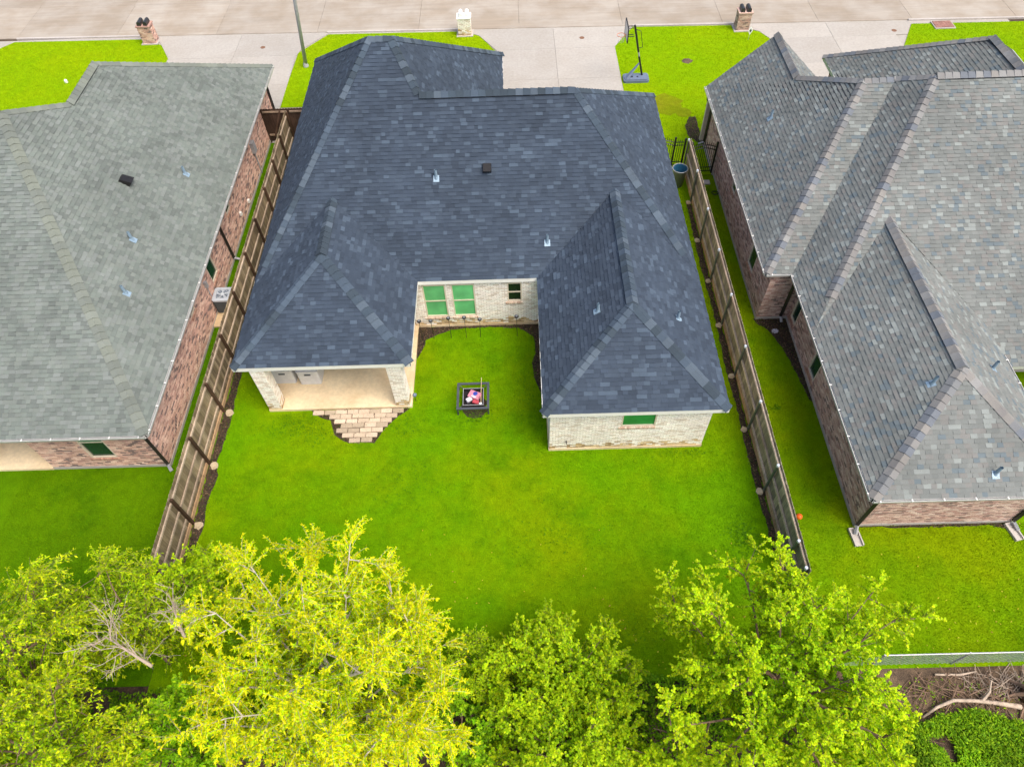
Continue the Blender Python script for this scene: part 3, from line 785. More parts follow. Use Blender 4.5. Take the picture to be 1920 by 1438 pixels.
for o in opR['w']: window(HR, (10.98,18.62), (10.98,9.47), o, M['offwhite'], M['gdark'], M['gteal'], sill_red, True, rail=1.55)
for o in opR['b']: window(HR, (9.74,30.6), (9.74,18.62), o, M['offwhite'], M['gdark'], M['gteal'], sill_red, False)
m = MB(); m.prism([(9.5,30.55),(15,30.55),(15,30.7),(9.5,30.7)], .1, 2.7); m.poly([(9.55,30.7,2.7),(14.8,30.7,2.7),(12.15,30.7,5.1)]); m.build('gable_wall', M['mortar_red'], HR)
gutter(HR, roofR, (10.4,9.08), (16.46,9.08)); gutter(HR, roofR, (10.4,18.48), (10.4,9.08)); gutter(HR, roofR, (9.41,31.06), (9.41,18.48)); gutter(HR, roofR, (9.41,18.48), (10.9,18.48)); gutter(HR, roofR, (16.46,9.08), (16.46,14.3))
downspout(HR, 11.02, 9.47, -.35, -1.0); downspout(HR, 16.10, 9.47, .35, -1.0); downspout(HR, 9.74, 30.3, -1, 0); downspout(HR, 10.7, 18.62, 0, -1, 2.66, .2, .12); downspout(HR, 16.12, 32.2, -1, 0)

# splash blocks
def splash_mesh():
    m = MB(); m.box(-.15,.15,-.62,0,0,.03)
    m.box(-.15,-.11,-.62,0,.03,.10); m.box(.11,.15,-.62,0,.03,.10); m.box(-.11,.11,-.04,0,.03,.10)
    return m.mesh('splash_block', M['pale'])
sm = splash_mesh()
for (x, y, r, lb) in ((10.88,9.36,.08,'grey concrete splash block under the corner downspout nearest the wooden fence'), (16.02,9.40,.22,'grey concrete splash block under the downspout at the right edge')):
    o = link('splash_block', sm); o.location = (x,y,.005); o.rotation_euler = (0,0,r); tag(o, lb, 'splash block', 'splash blocks under the downspouts')

# ------------------------------------------------------------------ timber fences
def picket_mesh(w=.138, h=1.83, t=.017):
    m = MB(); c = .03
    pr = [(-w/2,0),(w/2,0),(w/2,h-c),(w/2-c,h),(-w/2+c,h),(-w/2,h-c)]
    f = [(0,y,z) for y, z in pr]; b = [(t,y,z) for y, z in pr]
    m.poly(f[::-1]); m.poly(b)
    for i in range(6): m.poly([f[i],f[(i+1)%6],b[(i+1)%6],b[i]])
    return m.mesh('picket', M['wood'])
PK = picket_mesh()
def unit_box(mat, name='rail'):
    m = MB(); m.box(-.5,.5,-.5,.5,-.5,.5); return m.mesh(name, mat)
UB = unit_box(M['wood'])
def bar(name, parent, c, size, col, mesh=None, rot=None):
    o = link(name, mesh or UB, parent); o.location = Vector(c); o.scale = size; o.color = (*col, 1)
    if rot: o.rotation_euler = rot
    return o
wood_g = lambda: vary(random.choice([(0.244,0.189,0.115),(0.279,0.224,0.140),(0.209,0.161,0.098),(0.314,0.251,0.167),(0.181,0.140,0.092)]), .15)
wood_r = lambda: vary(random.choice([(.40,.32,.24),(.36,.28,.21),(.43,.35,.27)]), .1)
wood_k = lambda: vary(random.choice([(0.500,0.324,0.178),(0.450,0.300,0.172)]), .1)
wood_d = lambda: vary((.075,.043,.026), .2)
def footing(parent, x, y, r=.2):
    m = MB(); k = 10; ring = [(x+r*random.uniform(.7,1.2)*math.cos(t), y+r*random.uniform(.7,1.2)*math.sin(t)) for t in np.linspace(0,2*math.pi,k+1)[:-1]]
    m.prism(ring, -.05, .05); top = [(x+(p[0]-x)*.7, y+(p[1]-y)*.7) for p in ring]; m.prism(top, .05, .09)
    m.build('footing', M['foot'], parent)

fl_ = thing('wooden_fence', 'weathered grey brown board fence between the left house and the white brick house', 'fence', (-11.4,19,0))
y = 7.2
while y < 31.7:
    o = link('picket', PK, fl_); o.location = Vector((-11.42-.017, y, random.uniform(.0,.03)+.02)); o.color = (*wood_g(), 1)
    o.rotation_euler = (0, 0, random.uniform(-.02,.02)); y += .142
pyL = [7.9,10.17,12.5,14.77,17.05,19.28,21.5,23.6,25.7,27.7,29.6,31.5]
for i, y in enumerate(pyL):
    bar('post', fl_, (-11.33,y,.92), (.09,.09,1.84), wood_d())
    if i < 6: footing(fl_, -11.13+random.uniform(-.03,.03), y-.08, .16)
    if i < len(pyL)-1:
        y2 = pyL[i+1]; L = y2-y-.095
        for z in (.45,1.02,1.66): bar('rail', fl_, (-11.392,(y+y2)/2,z), (.045,L,.085), wood_r())
        bar('kickboard', fl_, (-11.385,(y+y2)/2,.10), (.035,L,.19), wood_k())
fr_ = thing('wooden_fence', 'grey board fence on steel posts between the white house and the right house', 'fence', (8.35,18,0))
y = 7.35
while y < 28.3:
    o = link('picket', PK, fr_); o.location = Vector((8.375, y, random.uniform(.0,.03)+.02)); o.color = (*vary(random.choice([(0.294,0.249,0.172),(0.241,0.208,0.150),(0.352,0.295,0.210),(0.200,0.173,0.129)]), .14), 1)
    o.rotation_euler = (0, 0, random.uniform(-.02,.02)); y += .142
pyR = [7.4,8.24,10.83,13.34,15.78,18.35,20.84,23.35,25.95,28.25]
for i, y in enumerate(pyR):
    p = MB(); p.tube([(8.285,y,0),(8.285,y,1.80)], .046, 10); ps = p.build('post', M['greenpost'], fr_)
    p = MB(); p.lathe([(.052,1.74),(.058,1.80),(.046,1.845),(.0,1.85)], 10, 8.285, y); p.build('post_cap', M['postcap'], ps)
    footing(fr_, 8.16+random.uniform(-.03,.02), y-.03, .13)
    if i < len(pyR)-1:
        y2 = pyR[i+1]
        for z in (.36,1.0,1.70): bar('rail', fr_, (8.338,(y+y2)/2,z), (.055,y2-y-.02,.10), tuple(1.25*q for q in wood_r()))
        bar('kickboard', fr_, (8.352,(y+y2)/2,.09), (.035,y2-y-.02,.18), wood_k())
# return panel with its gate at the north end of the left fence
gt = thing('fence_gate', 'dark brown board panel closing the gap beside the left house', 'gate', (-12,31.8,0))
x = -12.70
while x < -10.2:
    o = link('picket', PK, gt); o.location = Vector((x,31.86,.02)); o.rotation_euler = (0,0,math.pi/2); o.color = (*vary((.07,.042,.03),.2),1); x += .142
for xa, xb in ((-12.72,-11.42),(-11.28,-10.2)):
    for z in (.4,1.7): bar('rail', gt, ((xa+xb)/2,31.82,z), (xb-xa,.045,.085), vary((.30,.22,.16),.1))
    bar('brace', gt, ((xa+xb)/2,31.80,1.05), (.09,.03,1.62), vary((.11,.065,.045),.1), rot=(0,R(24),0))
for xx in (-12.70,-10.25): bar('post', gt, (xx,31.78,.93), (.09,.09,1.86), (.05,.03,.02))

# ------------------------------------------------------------------ iron gates
def iron_gate(name, label, x0, x1, y, zt, arch, sgn=1):
    t = thing(name, label, 'iron gate', ((x0+x1)/2,y,0), 0, 'black iron gates at the ends of the side yards')
    for xx in (x0, x1):
        m = MB(); m.box(xx-.04,xx+.04,y-.04,y+.04,0,zt+.08); m.build('gate_post', M['black'], t)
    n = 12
    def top(s): return zt - arch*(2*s-1)**2
    for off in (0, .17):
        m = MB(); m.tube([(x0+(x1-x0)*s, y, top(s)-off-.06) for s in np.linspace(0,1,11)], .024, 4); m.build('rail', M['black'], t)
    for zz in (.12, .32):
        m = MB(); m.box(x0,x1,y-.014,y+.014,zz,zz+.03); m.build('rail', M['black'], t)
    for i in range(1, n):
        s = i/n; m = MB(); xx = x0+(x1-x0)*s
        m.tube([(xx,y,.06),(xx,y,top(s)+.05)], .014, 4); m.tube([(xx,y,top(s)+.05),(xx,y,top(s)+.11)], [.014,.001], 4); m.build('bar', M['black'], t)
iron_gate('iron_gate', 'arched black iron gate between the board fence and the right house', 8.46, 9.64, 28.1, 1.66, .16)
iron_gate('iron_gate', 'black iron gate panel behind the grey trash bin', 6.55, 7.75, 28.6, 1.62, .16)
t = thing('iron_fence', 'short black iron fence piece between gate post and board fence', 'iron fence', (8,28.5,0))
m = MB(); m.box(8.17,8.25,28.46,28.54,0,1.7); m.build('gate_post', M['black'], t)
for z in (.12,.32,1.25,1.42): 
    m = MB(); m.box(7.79,8.17,28.585,28.615,z,z+.03); m.build('rail', M['black'], t)
for i in range(3):
    m = MB(); xx = 7.88+i*.1; m.tube([(xx,28.6,.06),(xx,28.6,1.55)], .014, 4); m.build('bar', M['black'], t)
# stepping slab by the arched gate
m = MB(); m.box(8.5,9.45,27.2,27.5,0,.05); tag(m.build('threshold_slab', M['pale']), 'pale concrete strip on the ground before the arched iron gate', 'concrete strip')

# ------------------------------------------------------------------ trash bin
t = thing('trash_bin', 'open grey blue round trash bin beside the board fence', 'trash bin', (7.86,27.25,0))
m = MB(); m.lathe([(.0,.02),(.25,.02),(.33,.93),(.36,.93),(.36,.97),(.335,.97)], 28, 7.86, 27.25); m.build('bin_body', M['binplastic'], t, True)
m = MB(); m.lathe([(.335,.968),(.27,.5),(.20,.08),(.0,.07)], 28, 7.86, 27.25); m.build('bin_lining', M['binin'], t, True)
m = MB(); m.tube([(7.86+.355*math.cos(a), 27.25+.355*math.sin(a), .975) for a in np.linspace(0,2*math.pi,25)], .016, 6, False); m.build('rim', M['galv'], t, True)

# ------------------------------------------------------------------ air conditioner
t = thing('air_conditioner', 'grey outdoor air conditioner with round fan beside the left house', 'air conditioner', (-12.33,20.08,0))
def rr(x0,x1,y0,y1,r,k=5):
    pts = []
    for cx, cy, a0 in ((x1-r,y1-r,0),(x0+r,y1-r,90),(x0+r,y0+r,180),(x1-r,y0+r,270)):
        for i in range(k+1):
            a = R(a0+90*i/k); pts.append((cx+r*math.cos(a), cy+r*math.sin(a)))
    return pts
cx, cy, cw = -12.30, 20.09, .38
m = MB(); m.prism(rr(cx-cw+.02,cx+cw-.02,cy-cw+.02,cy+cw-.02,.08), .12, .82); m.build('louvred_casing', M['acdark'], t)
for i in range(9):
    z = .17+i*.07; m = MB(); m.prism(rr(cx-cw+.008,cx+cw-.008,cy-cw+.008,cy+cw-.008,.085), z, z+.012); m.build('louvre', M['acdark'], t)
m = MB(); outer = rr(cx-cw,cx+cw,cy-cw,cy+cw,.1,7); k = len(outer); rad = .30
inner = [(cx+rad*math.cos(math.atan2(p[1]-cy,p[0]-cx)), cy+rad*math.sin(math.atan2(p[1]-cy,p[0]-cx))) for p in outer]
for i in range(k):
    j = (i+1)%k
    m.poly([(*outer[i],.88),(*outer[j],.88),(*inner[j],.90),(*inner[i],.90)]); m.poly([(*outer[i],.80),(*outer[j],.80),(*outer[j],.88),(*outer[i],.88)]); m.poly([(*inner[i],.90),(*inner[j],.90),(*inner[j],.83),(*inner[i],.83)])
m.build('top_cover', M['acgrey'], t)
m = MB(); m.lathe([(.30,.835),(.0,.835)], 24, cx, cy); m.build('fan_well', M['acfan'], t)
for i in range(5):
    a = 2*math.pi*i/5+.3; m = MB()
    p = [(cx+.07*math.cos(a),cy+.07*math.sin(a),.862),(cx+.27*math.cos(a-.18),cy+.27*math.sin(a-.18),.856),(cx+.27*math.cos(a+.32),cy+.27*math.sin(a+.32),.872),(cx+.07*math.cos(a+.6),cy+.07*math.sin(a+.6),.868)]
    m.poly(p); m.build('fan_blade', M['acgrey'], t)
m = MB(); m.lathe([(.08,.86),(.08,.90),(.05,.915),(0,.915)], 16, cx, cy)
for i in range(8):
    a = 2*math.pi*i/8; m.tube([(cx+.07*math.cos(a),cy+.07*math.sin(a),.905),(cx+.31*math.cos(a),cy+.31*math.sin(a),.905)], .006, 4)
for r_ in (.15,.22): m.tube([(cx+r_*math.cos(a),cy+r_*math.sin(a),.906) for a in np.linspace(0,2*math.pi,21)], .005, 4, False)
m.build('fan_guard', M['acgrey'], t)
m = MB(); m.box(-12.72,-11.85,19.02,20.65,-.02,.08); tag(m.build('equipment_pad', M['slab']), 'cream concrete pad under the outdoor air conditioner', 'concrete pad')

# ------------------------------------------------------------------ fire pit
t = thing('fire_pit', 'square black steel fire pit table standing on the lawn', 'fire pit', (-1.79,14.95,0))
x0, x1, y0, y1 = -2.40, -1.18, 14.30, 15.52
for (a, b, c, d) in ((x0,x1,y0,y0+.085),(x0,x1,y1-.085,y1),(x0,x0+.085,y0+.085,y1-.085),(x1-.085,x1,y0+.085,y1-.085)):
    m = MB(); m.box(a,b,c,d,.36,.40); m.build('frame_bar', M['steel'], t)
for xx in (x0+.04,x1-.04):
    for yy in (y0+.04,y1-.04):
        m = MB(); m.box(xx-.025,xx+.025,yy-.025,yy+.025,0,.36); m.build('leg', M['steel'], t)
bx0, bx1, by0, by1 = -2.17,-1.41,14.55,15.31
m = MB(); m.box(bx0,bx1,by0,by1,.10,.13); m.box(bx0,bx0+.02,by0,by1,.13,.30); m.box(bx1-.02,bx1,by0,by1,.13,.30); m.box(bx0+.02,bx1-.02,by0,by0+.02,.13,.30); m.box(bx0+.02,bx1-.02,by1-.02,by1,.13,.30)
m.build('fire_bowl', M['ember'], t)
m = MB()
for a, b in (((bx0,by0),(bx1,by0)),((bx1,by0),(bx1,by1)),((bx1,by1),(bx0,by1)),((bx0,by1),(bx0,by0))): m.tube([(*a,.305),(*b,.305)], .012, 6)
m.build('bowl_rim', M['galv'], t)
for a, b in (((x0+.08,y1-.08),(bx0,by1)),((x1-.08,y0+.08),(bx1,by0)),((x0+.08,y0+.08),(bx0,by0)),((x1-.08,y1-.08),(bx1,by1))):
    m = MB(); m.tube([(*a,.37),(*b,.28)], .012, 6); m.build('bowl_stay', M['steel'], t)
def rbox(name, mat, c, s, rot, parent=None):
    m = MB(); m.box(-s[0]/2,s[0]/2,-s[1]/2,s[1]/2,-s[2]/2,s[2]/2); o = m.build(name, mat, parent); o.location = c; o.rotation_euler = rot; return o
b = rbox('cardboard_box', M['pink'], (-1.74,15.0,.29), (.44,.30,.12), (R(6),R(-5),R(-28))); tag(b, 'crumpled pink carton lying on top in the fire pit', 'carton')
pp = MB(); pp.lathe([(.09,.0625),(0,.0625)], 18, .02, .05); o = pp.build('print', M['blue'], None); o.parent = b
o = rbox('flap', M['silver'], (.02,-.09,.064), (.2,.09,.008), (0,0,0)); o.parent = b
tag(rbox('carton', M['silver'], (-1.95,14.82,.26), (.22,.16,.10), (.2,.1,.6)), 'small pale wrapper under the pink carton on its left', 'litter')
tag(rbox('carton', M['red'], (-1.70,14.72,.24), (.24,.14,.10), (.1,.2,-.3)), 'red wrapper in front of the pink carton in the fire pit', 'litter')
tag(rbox('carton', M['box_wh'], (-1.52,14.66,.21), (.10,.07,.06), (.1,.2,.4)), 'white scrap at the front right corner of the fire pit', 'litter')
m = MB(); m.tube([(-1.50,14.62,.20),(-1.49,15.25,.36),(-1.47,15.62,.56)], .013, 6); tag(m.build('stick', M['cane']), 'thin pale stick leaning out of the fire pit', 'stick')
spot('bare_spot', -1.77, 14.68, .52, .58, M['soil'])

# ------------------------------------------------------------------ patio things and pavers
def storage(label, x, y):
    t = thing('storage_box', label, 'storage box', (x,y,.115), 0, 'grey boxes under the porch roof')
    m = MB(); m.prism(rr(x-.41,x+.41,y-.36,y+.36,.07), .12, .86); m.build('box_body', M['boxgrey'], t)
    m = MB(); m.prism(rr(x-.43,x+.43,y-.38,y+.38,.08), .863, .93); m.prism(rr(x-.38,x+.38,y-.33,y+.33,.07), .93, .95); m.build('lid', M['boxgrey'], t)
    m = MB(); m.box(x-.12,x+.12,y-.385,y-.362,.70,.76); m.build('handle', M['acdark'], t)
storage('light grey lidded box on the patio, nearest the left brick column', -9.12, 16.30)
storage('light grey lidded box on the patio, farther from the left brick column', -8.12, 16.22)
pv = thing('paver_path', 'stepped triangle of tan concrete pavers in front of the patio', 'paver path', (-6,14,0))
rows = [(-7.88,-4.43,14.57,8),(-7.24,-4.65,14.37,6),(-7.01,-4.84,14.16,5),(-6.76,-4.98,13.955,4),(-6.89,-5.15,13.74,4),(-6.65,-5.33,13.53,3),(-6.36,-5.51,13.32,2)]
for (xa, xb, yc, k) in rows:
    w = (xb-xa)/k
    for i in range(k):
        o = rbox('paver', M['paver'], (xa+w*(i+.5)+random.uniform(-.01,.01), yc+random.uniform(-.008,.008), .025+random.uniform(-.006,.006)), (w-.022,.185,.06), (random.uniform(-.015,.015),random.uniform(-.015,.015),random.uniform(-.02,.02)))
        o.parent = pv; o.matrix_parent_inverse = inv(pv); o.color = (*vary(random.choice([(.50,.40,.295),(.55,.44,.33),(.46,.37,.275),(.38,.31,.225)]), .1), 1)
t = thing('garden_light', 'small blue grey round garden light beside the right porch column', 'garden light', (-4.0,15.0,0))
m = MB(); m.tube([(-4.0,15.0,0),(-4.0,15.0,.38)], .012, 6); m.build('stem', M['black'], t)
m = MB(); m.lathe([(0,.36),(.07,.38),(.085,.43),(.06,.48),(0,.5)], 16, -4.0, 15.0); m.build('lamp_globe', M['tank'], t, True)

# path lights along the courtyard wall
def stake():
    t = thing('solar_light', '', 'solar light', (0,0,0), 0, 'solar stake lights along the courtyard wall')
    m = MB(); m.tube([(0,0,0),(0,0,1.02)], .011, 6); m.build('stake', M['black'], t)
    m = MB(); m.lathe([(.0,1.0),(.05,1.02),(.085,1.07),(.085,1.10),(.05,1.115),(.0,1.12)], 14); h = m.build('lamp_head', M['black'], t)
    m = MB(); m.lathe([(.05,1.123),(0,1.123)], 10); m.build('panel', M['binplastic'], h)
    return t
st0 = stake()
for i, (x, h, lb) in enumerate(((-3.93,1.0,'solar stake light at the far left below the first green window'), (-3.45,1.02,'second solar stake light from the left below the first green window'),
        (-2.75,1.1,'solar stake light between the two pale green windows'), (-2.13,1.1,'solar stake light in front of the second pale green window'),
        (-1.56,1.02,'solar stake light just right of the second pale green window'), (-.06,1.12,'lone solar stake light below the small dark window'))):
    o = st0 if i == 0 else copy_tree(st0)
    o.location = (x, 18.08, 0); o.scale = (1,1,h); o.rotation_euler = (random.uniform(-.03,.03), random.uniform(-.03,.03), 0); o['label'] = lb

# ------------------------------------------------------------------ mailboxes
def mailbox(loc, label, pal, mort, box, rz=0):
    t = thing('mailbox', label, 'mailbox', loc, rz, 'brick mailbox pillars along the street')
    m = MB(); m.box(-.38,.38,-.30,.30,0,1.02); body = m.build('pillar', mort); body.parent = t
    br = []
    for a, b in (((-.38,-.30),(.38,-.30)),((.38,-.30),(.38,.30)),((.38,.30),(-.38,.30)),((-.38,.30),(-.38,-.30))): br += brick_run(a, b, .0, 1.0, [], pal)
    mm = MB()
    for fs, c, _ in br:
        for f in fs: mm.poly(f, c)
    o = mm.build('brick', M['brick']); o.parent = body; o['kind'] = 'stuff'
    m = MB(); m.box(-.43,.43,-.35,.35,1.02,1.09, pal()); o = m.build('cap', M['brick']); o.parent = t
    m = MB(); m.box(-.5,.5,-.42,.42,-.02,.04); o = m.build('base', M['pale']); o.parent = t
    for s in (-.19,.19):
        m = MB(); prof = [(-.11,1.09),(.11,1.09),(.11,1.24)]+[(.11*math.cos(a),1.24+.09*math.sin(a)) for a in np.linspace(0.3,math.pi-.3,6)]+[(-.11,1.24)]
        f = [(s+p[0],-.28,p[1]) for p in prof]; bk = [(s+p[0],.30,p[1]) for p in prof]; m.poly(f); m.poly(bk[::-1])
        for i in range(len(prof)): j = (i+1)%len(prof); m.poly([f[i],bk[i],bk[j],f[j]])
        o = m.build('letter_box', box); o.parent = t
mailbox((-22.15,42.5,0), 'red brick mailbox pillar with two dark letter boxes on the far left', bricks_redl, M['mortar_red'], M['box_bk'])
mailbox((-2.75,42.15,0), 'white brick mailbox pillar with two white letter boxes', bricks_white, M['mortar_white'], M['box_wh'])
mailbox((13.95,41.62,0), 'red brick mailbox pillar with two dark letter boxes behind the right house', bricks_red, M['mortar_red'], M['box_bk'])
t = thing('brick_pad', 'low red brick pad with pale edge in the far right lawn', 'brick pad', (25.9,41.2,0))
m = MB(); m.box(25.3,26.5,40.75,41.6,0,.05); m.build('base', M['pale'], t)
for i in range(6):
    for j in range(8):
        m = MB(); xx = 25.36+i*.18; yy = 40.84+j*.09; m.box(xx,xx+.17,yy,yy+.08,.05,.08, vary((.30,.16,.13),.2)); m.build('brick', M['brick'], t)
# yard sign
t = thing('yard_sign', 'tiny white diamond shaped yard sign beside the brick mailbox', 'yard sign', (14.1,40.3,0))
m = MB(); m.tube([(14.1,40.3,0),(14.1,40.3,.35)], .01, 6); m.build('stake', M['galv'], t)
def diamond(s, y0, y1): 
    q = MB(); f = [(14.1+a*s*.55, y0, .55+b*s) for a, b in ((0,-1),(1,0),(0,1),(-1,0))]; k = [(p[0],y1,p[2]) for p in f]
    q.poly(f); q.poly(k[::-1])
    for i in range(4): q.poly([f[i],k[i],k[(i+1)%4],f[(i+1)%4]])
    return q
diamond(.25,40.28,40.30).build('sign_panel', M['box_wh'], t); diamond(.13,40.272,40.279).build('sign_mark', M['steel'], t)

# ------------------------------------------------------------------ street light, hoop, covers
t = thing('street_light', 'tall grey street light pole standing in the front lawn', 'street light', (-12.02,39.04,0))
m = MB(); m.tube([(-12.02,39.04,0),(-11.62,39.04,4),(-11.25,39.04,7.5)], [.11,.095,.08], 12); m.build('pole', M['galv'], t, True)
m = MB(); m.tube([(-11.25,39.04,7.4),(-11.15,39.8,7.75),(-11.0,40.8,7.85)], .035, 8); m.build('arm', M['galv'], t)
m = MB(); m.prism(rr(-11.1,-10.86,40.7,41.35,.08), 7.78, 7.92); m.build('lamp_head', M['galv'], t)
m = MB(); m.lathe([(.16,0),(.16,.05),(.1,.28)], 14, -12.02, 39.04); m.build('base', M['galv'], t)
t = thing('basketball_hoop', 'portable basketball hoop with slate base beside the driveway', 'basketball hoop', (6.95,36.5,0))
m = MB(); m.prism(rr(6.27,7.68,36.12,36.86,.12), .0, .14); m.prism(rr(6.33,7.62,36.17,36.81,.1), .14, .19); m.build('base_tank', M['tank'], t)
for x in (6.75,7.05): 
    m = MB(); m.lathe([(.05,.192),(.05,.21),(0,.21)], 10, x, 36.45); m.build('filler_cap', M['black'], t)
m = MB(); m.tube([(7.33,36.62,.16),(7.04,36.66,1.25)], .055, 10); m.tube([(6.98,36.67,1.5),(6.62,36.70,2.95)], .055, 10); m.build('pole', M['black'], t)
m = MB(); m.tube([(7.06,36.66,1.2),(6.97,36.67,1.55)], .04, 10); m.build('pole_collar', M['galv'], t)
m = MB(); m.poly([(6.38,36.2,.2),(6.38,36.5,.2),(7.12,36.68,.95),(7.12,36.62,.95)]); m.poly([(6.38,36.2,.2),(7.12,36.62,.95),(7.14,36.62,.90),(6.5,36.2,.2)]); m.poly([(6.38,36.5,.2),(6.5,36.5,.2),(7.14,36.68,.90),(7.12,36.68,.95)]); m.poly([(6.5,36.2,.2),(7.14,36.62,.9),(7.14,36.68,.9),(6.5,36.5,.2)]); m.build('base_brace', M['tank'], t)
m = MB(); m.box(6.20,6.235,36.12,37.25,2.32,3.05); bb = m.build('backboard', M['backbd'], t)
m = MB()
for (ya, yb, za, zb) in ((36.10,37.27,2.29,2.33),(36.10,37.27,3.04,3.08),(36.10,36.14,2.33,3.04),(37.23,37.27,2.33,3.04)): m.box(6.19,6.245,ya,yb,za,zb)
m.build('backboard_frame', M['black'], bb)
m = MB(); m.tube([(5.95+.22*math.cos(a),36.69+.22*math.sin(a),2.45) for a in np.linspace(0,2*math.pi,21)], .012, 6, False); m.tube([(6.2,36.69,2.45),(6.1,36.69,2.45)], .02, 6); m.build('rim', M['orange'], t)
m = MB()
for a in np.linspace(0,2*math.pi,13)[:-1]: m.tube([(5.95+.22*math.cos(a),36.69+.22*math.sin(a),2.44),(5.95+.14*math.cos(a+.25),36.69+.14*math.sin(a+.25),2.08)], .006, 3)
m.build('net', M['box_wh'], t)
for z0_, z1_ in ((2.85,2.95),(2.4,2.5)):
    m = MB()
    for yy in (36.6,36.8): m.tube([(6.62,yy,z1_-.1),(6.24,yy,z0_)], .02, 6)
    m.build('support_arm', M['black'], t)
m = MB(); m.tube([(6.66,36.70,2.75),(6.98,36.70,2.62),(7.18,36.69,1.75)], .016, 6); m.tube([(7.18,36.69,1.75),(6.95,36.68,1.7)], .016, 6); m.build('adjuster_lever', M['black'], t)
for (x, y, lb) in ((-15.01,41.31,'small brown round cover in the left driveway'),(4.31,41.15,'small brown round cover in the middle driveway'),(22.85,40.75,'small brown round cover in the right driveway')):
    m = MB(); m.lathe([(.15,.018),(.14,.03),(0,.03)], 18, x, y); tag(m.build('cleanout_cover', M['copper']), lb, 'drain cover', 'drain covers in the driveways')
m = MB(); m.lathe([(.0,.0),(.055,.015),(.095,.06),(.11,.11),(.095,.16),(.055,.2),(.0,.215)], 16, 9.22, 9.80); tag(m.build('ball', M['orange'], None, True), 'small orange ball on the grass beside the board fence', 'ball')
m = MB(); m.lathe([(.09,0),(.09,.12),(.06,.17),(0,.18)], 12, -25.89, 38.2); tag(m.build('utility_cap', M['white']), 'small white pipe cap standing in the far left lawn', 'pipe cap')
m = MB()
for k in range(7): a = k*.9; m.tube([(10.35,17.9,.03),(10.35+.13*math.cos(a),17.9+.1*math.sin(a),.06)], [.03,.045], 6)
tag(m.build('white_plant', M['silver']), 'small whitish plant in the dark corner bed of the right house', 'plant')
m = MB(); pts = [(9.55+.16*math.cos(a)*(.7+.04*a), 26.5+.13*math.sin(a), .03+.006*a) for a in np.linspace(0,12,40)]; m.tube(pts, .014, 5); tag(m.build('garden_hose', M['black']), 'small coiled dark hose at the foot of the right house wall', 'hose')

# ------------------------------------------------------------------ chain link fence
t = thing('chain_link_fence', 'galvanised chain link fence along the back of the lots', 'chain link fence', (0,5.05,0))
cx0, cx1, cyy = 10.1, 22.1, 5.05
x = cx0; k = 0
while x <= cx1:
    m = MB(); m.tube([(x,cyy,0),(x,cyy,1.16)], .03, 8); ps = m.build('post', M['wire'], t); x += 2.4
m = MB(); m.tube([(cx0,cyy,1.13),(cx1,cyy,1.13)], .021, 8); m.build('top_rail', M['wire'], t)
m = MB(); st_ = .15; hh = 1.1; n = int((cx1-cx0)/st_)
for i in range(-int(hh/st_), n):
    for sgn in (1, -1):
        xa = cx0+i*st_ if sgn > 0 else cx0+i*st_+hh; xb = xa+sgn*hh
        m.tube([(xa,cyy+.006*sgn,.03),(xb,cyy+.006*sgn,1.12)], .0048, 3, False)
o = m.build('wire_netting', M['wire'], t); o['kind'] = 'stuff'

# ------------------------------------------------------------------ grass blades
def inside(poly, X, Y):
    r = np.zeros(len(X), bool); n = len(poly)
    for i in range(n):
        x0, y0 = poly[i]; x1, y1 = poly[(i+1)%n]
        c = ((y0 > Y) != (y1 > Y)) & (X < (x1-x0)*(Y-y0)/(y1-y0+1e-12)+x0); r ^= c
    return r
def hashn(X, Y, s, seed):
    r = np.random.default_rng(seed); n = 64; gtab = r.random((n, n))
    x, y = X/s, Y/s; xi, yi = np.floor(x).astype(int), np.floor(y).astype(int); fx, fy = x-xi, y-yi
    fx, fy = fx*fx*(3-2*fx), fy*fy*(3-2*fy)
    a = gtab[xi%n, yi%n]; b = gtab[(xi+1)%n, yi%n]; c = gtab[xi%n, (yi+1)%n]; d = gtab[(xi+1)%n, (yi+1)%n]
    return (a*(1-fx)+b*fx)*(1-fy)+(c*(1-fx)+d*fx)*fy
def grass(name, areas, dens, holes, mat, h0, h1, w=.014):
    vs, ts = [], []
    for poly in areas:
        xs_, ys_ = [p[0] for p in poly], [p[1] for p in poly]; a = (max(xs_)-min(xs_))*(max(ys_)-min(ys_)); n = int(a*dens)
        X = rng.uniform(min(xs_), max(xs_), n); Y = rng.uniform(min(ys_), max(ys_), n)
        k = inside(poly, X, Y)
        jx, jy = rng.normal(0,.07,n), rng.normal(0,.07,n)
        for h in holes: k &= ~inside(h, X+jx, Y+jy)
        X, Y = X[k], Y[k]; n = len(X)
        f = .6*hashn(X,Y,.35,3)+.4*hashn(X,Y,1.6,4)
        H = (h0+(h1-h0)*f)*rng.uniform(.6,1.25,n); az = rng.uniform(0,2*np.pi,n); ln = rng.uniform(.2,.9,n)*H; la = rng.uniform(0,2*np.pi,n)
        ww = w*rng.uniform(.7,1.4,n)
        p = np.stack([X,Y,np.zeros(n)],1); sd = np.stack([np.cos(az),np.sin(az),np.zeros(n)],1)*ww[:,None]/2
        tip = p+np.stack([np.cos(la)*ln,np.sin(la)*ln,H],1)
        vs.append(np.stack([p-sd,p+sd,tip],1).reshape(-1,3))
        tt = rng.uniform(.7,1.3,n)*(.8+.4*f); yb = rng.uniform(.85,1.25,n)
        ts.append(np.repeat(np.stack([tt*yb,tt,tt],1),3,0))
    v = np.concatenate(vs); t_ = np.concatenate(ts)
    return tag(link(name, np_mesh(name, v, np.arange(len(v)).reshape(-1,3), mat, t_)), kind='stuff')
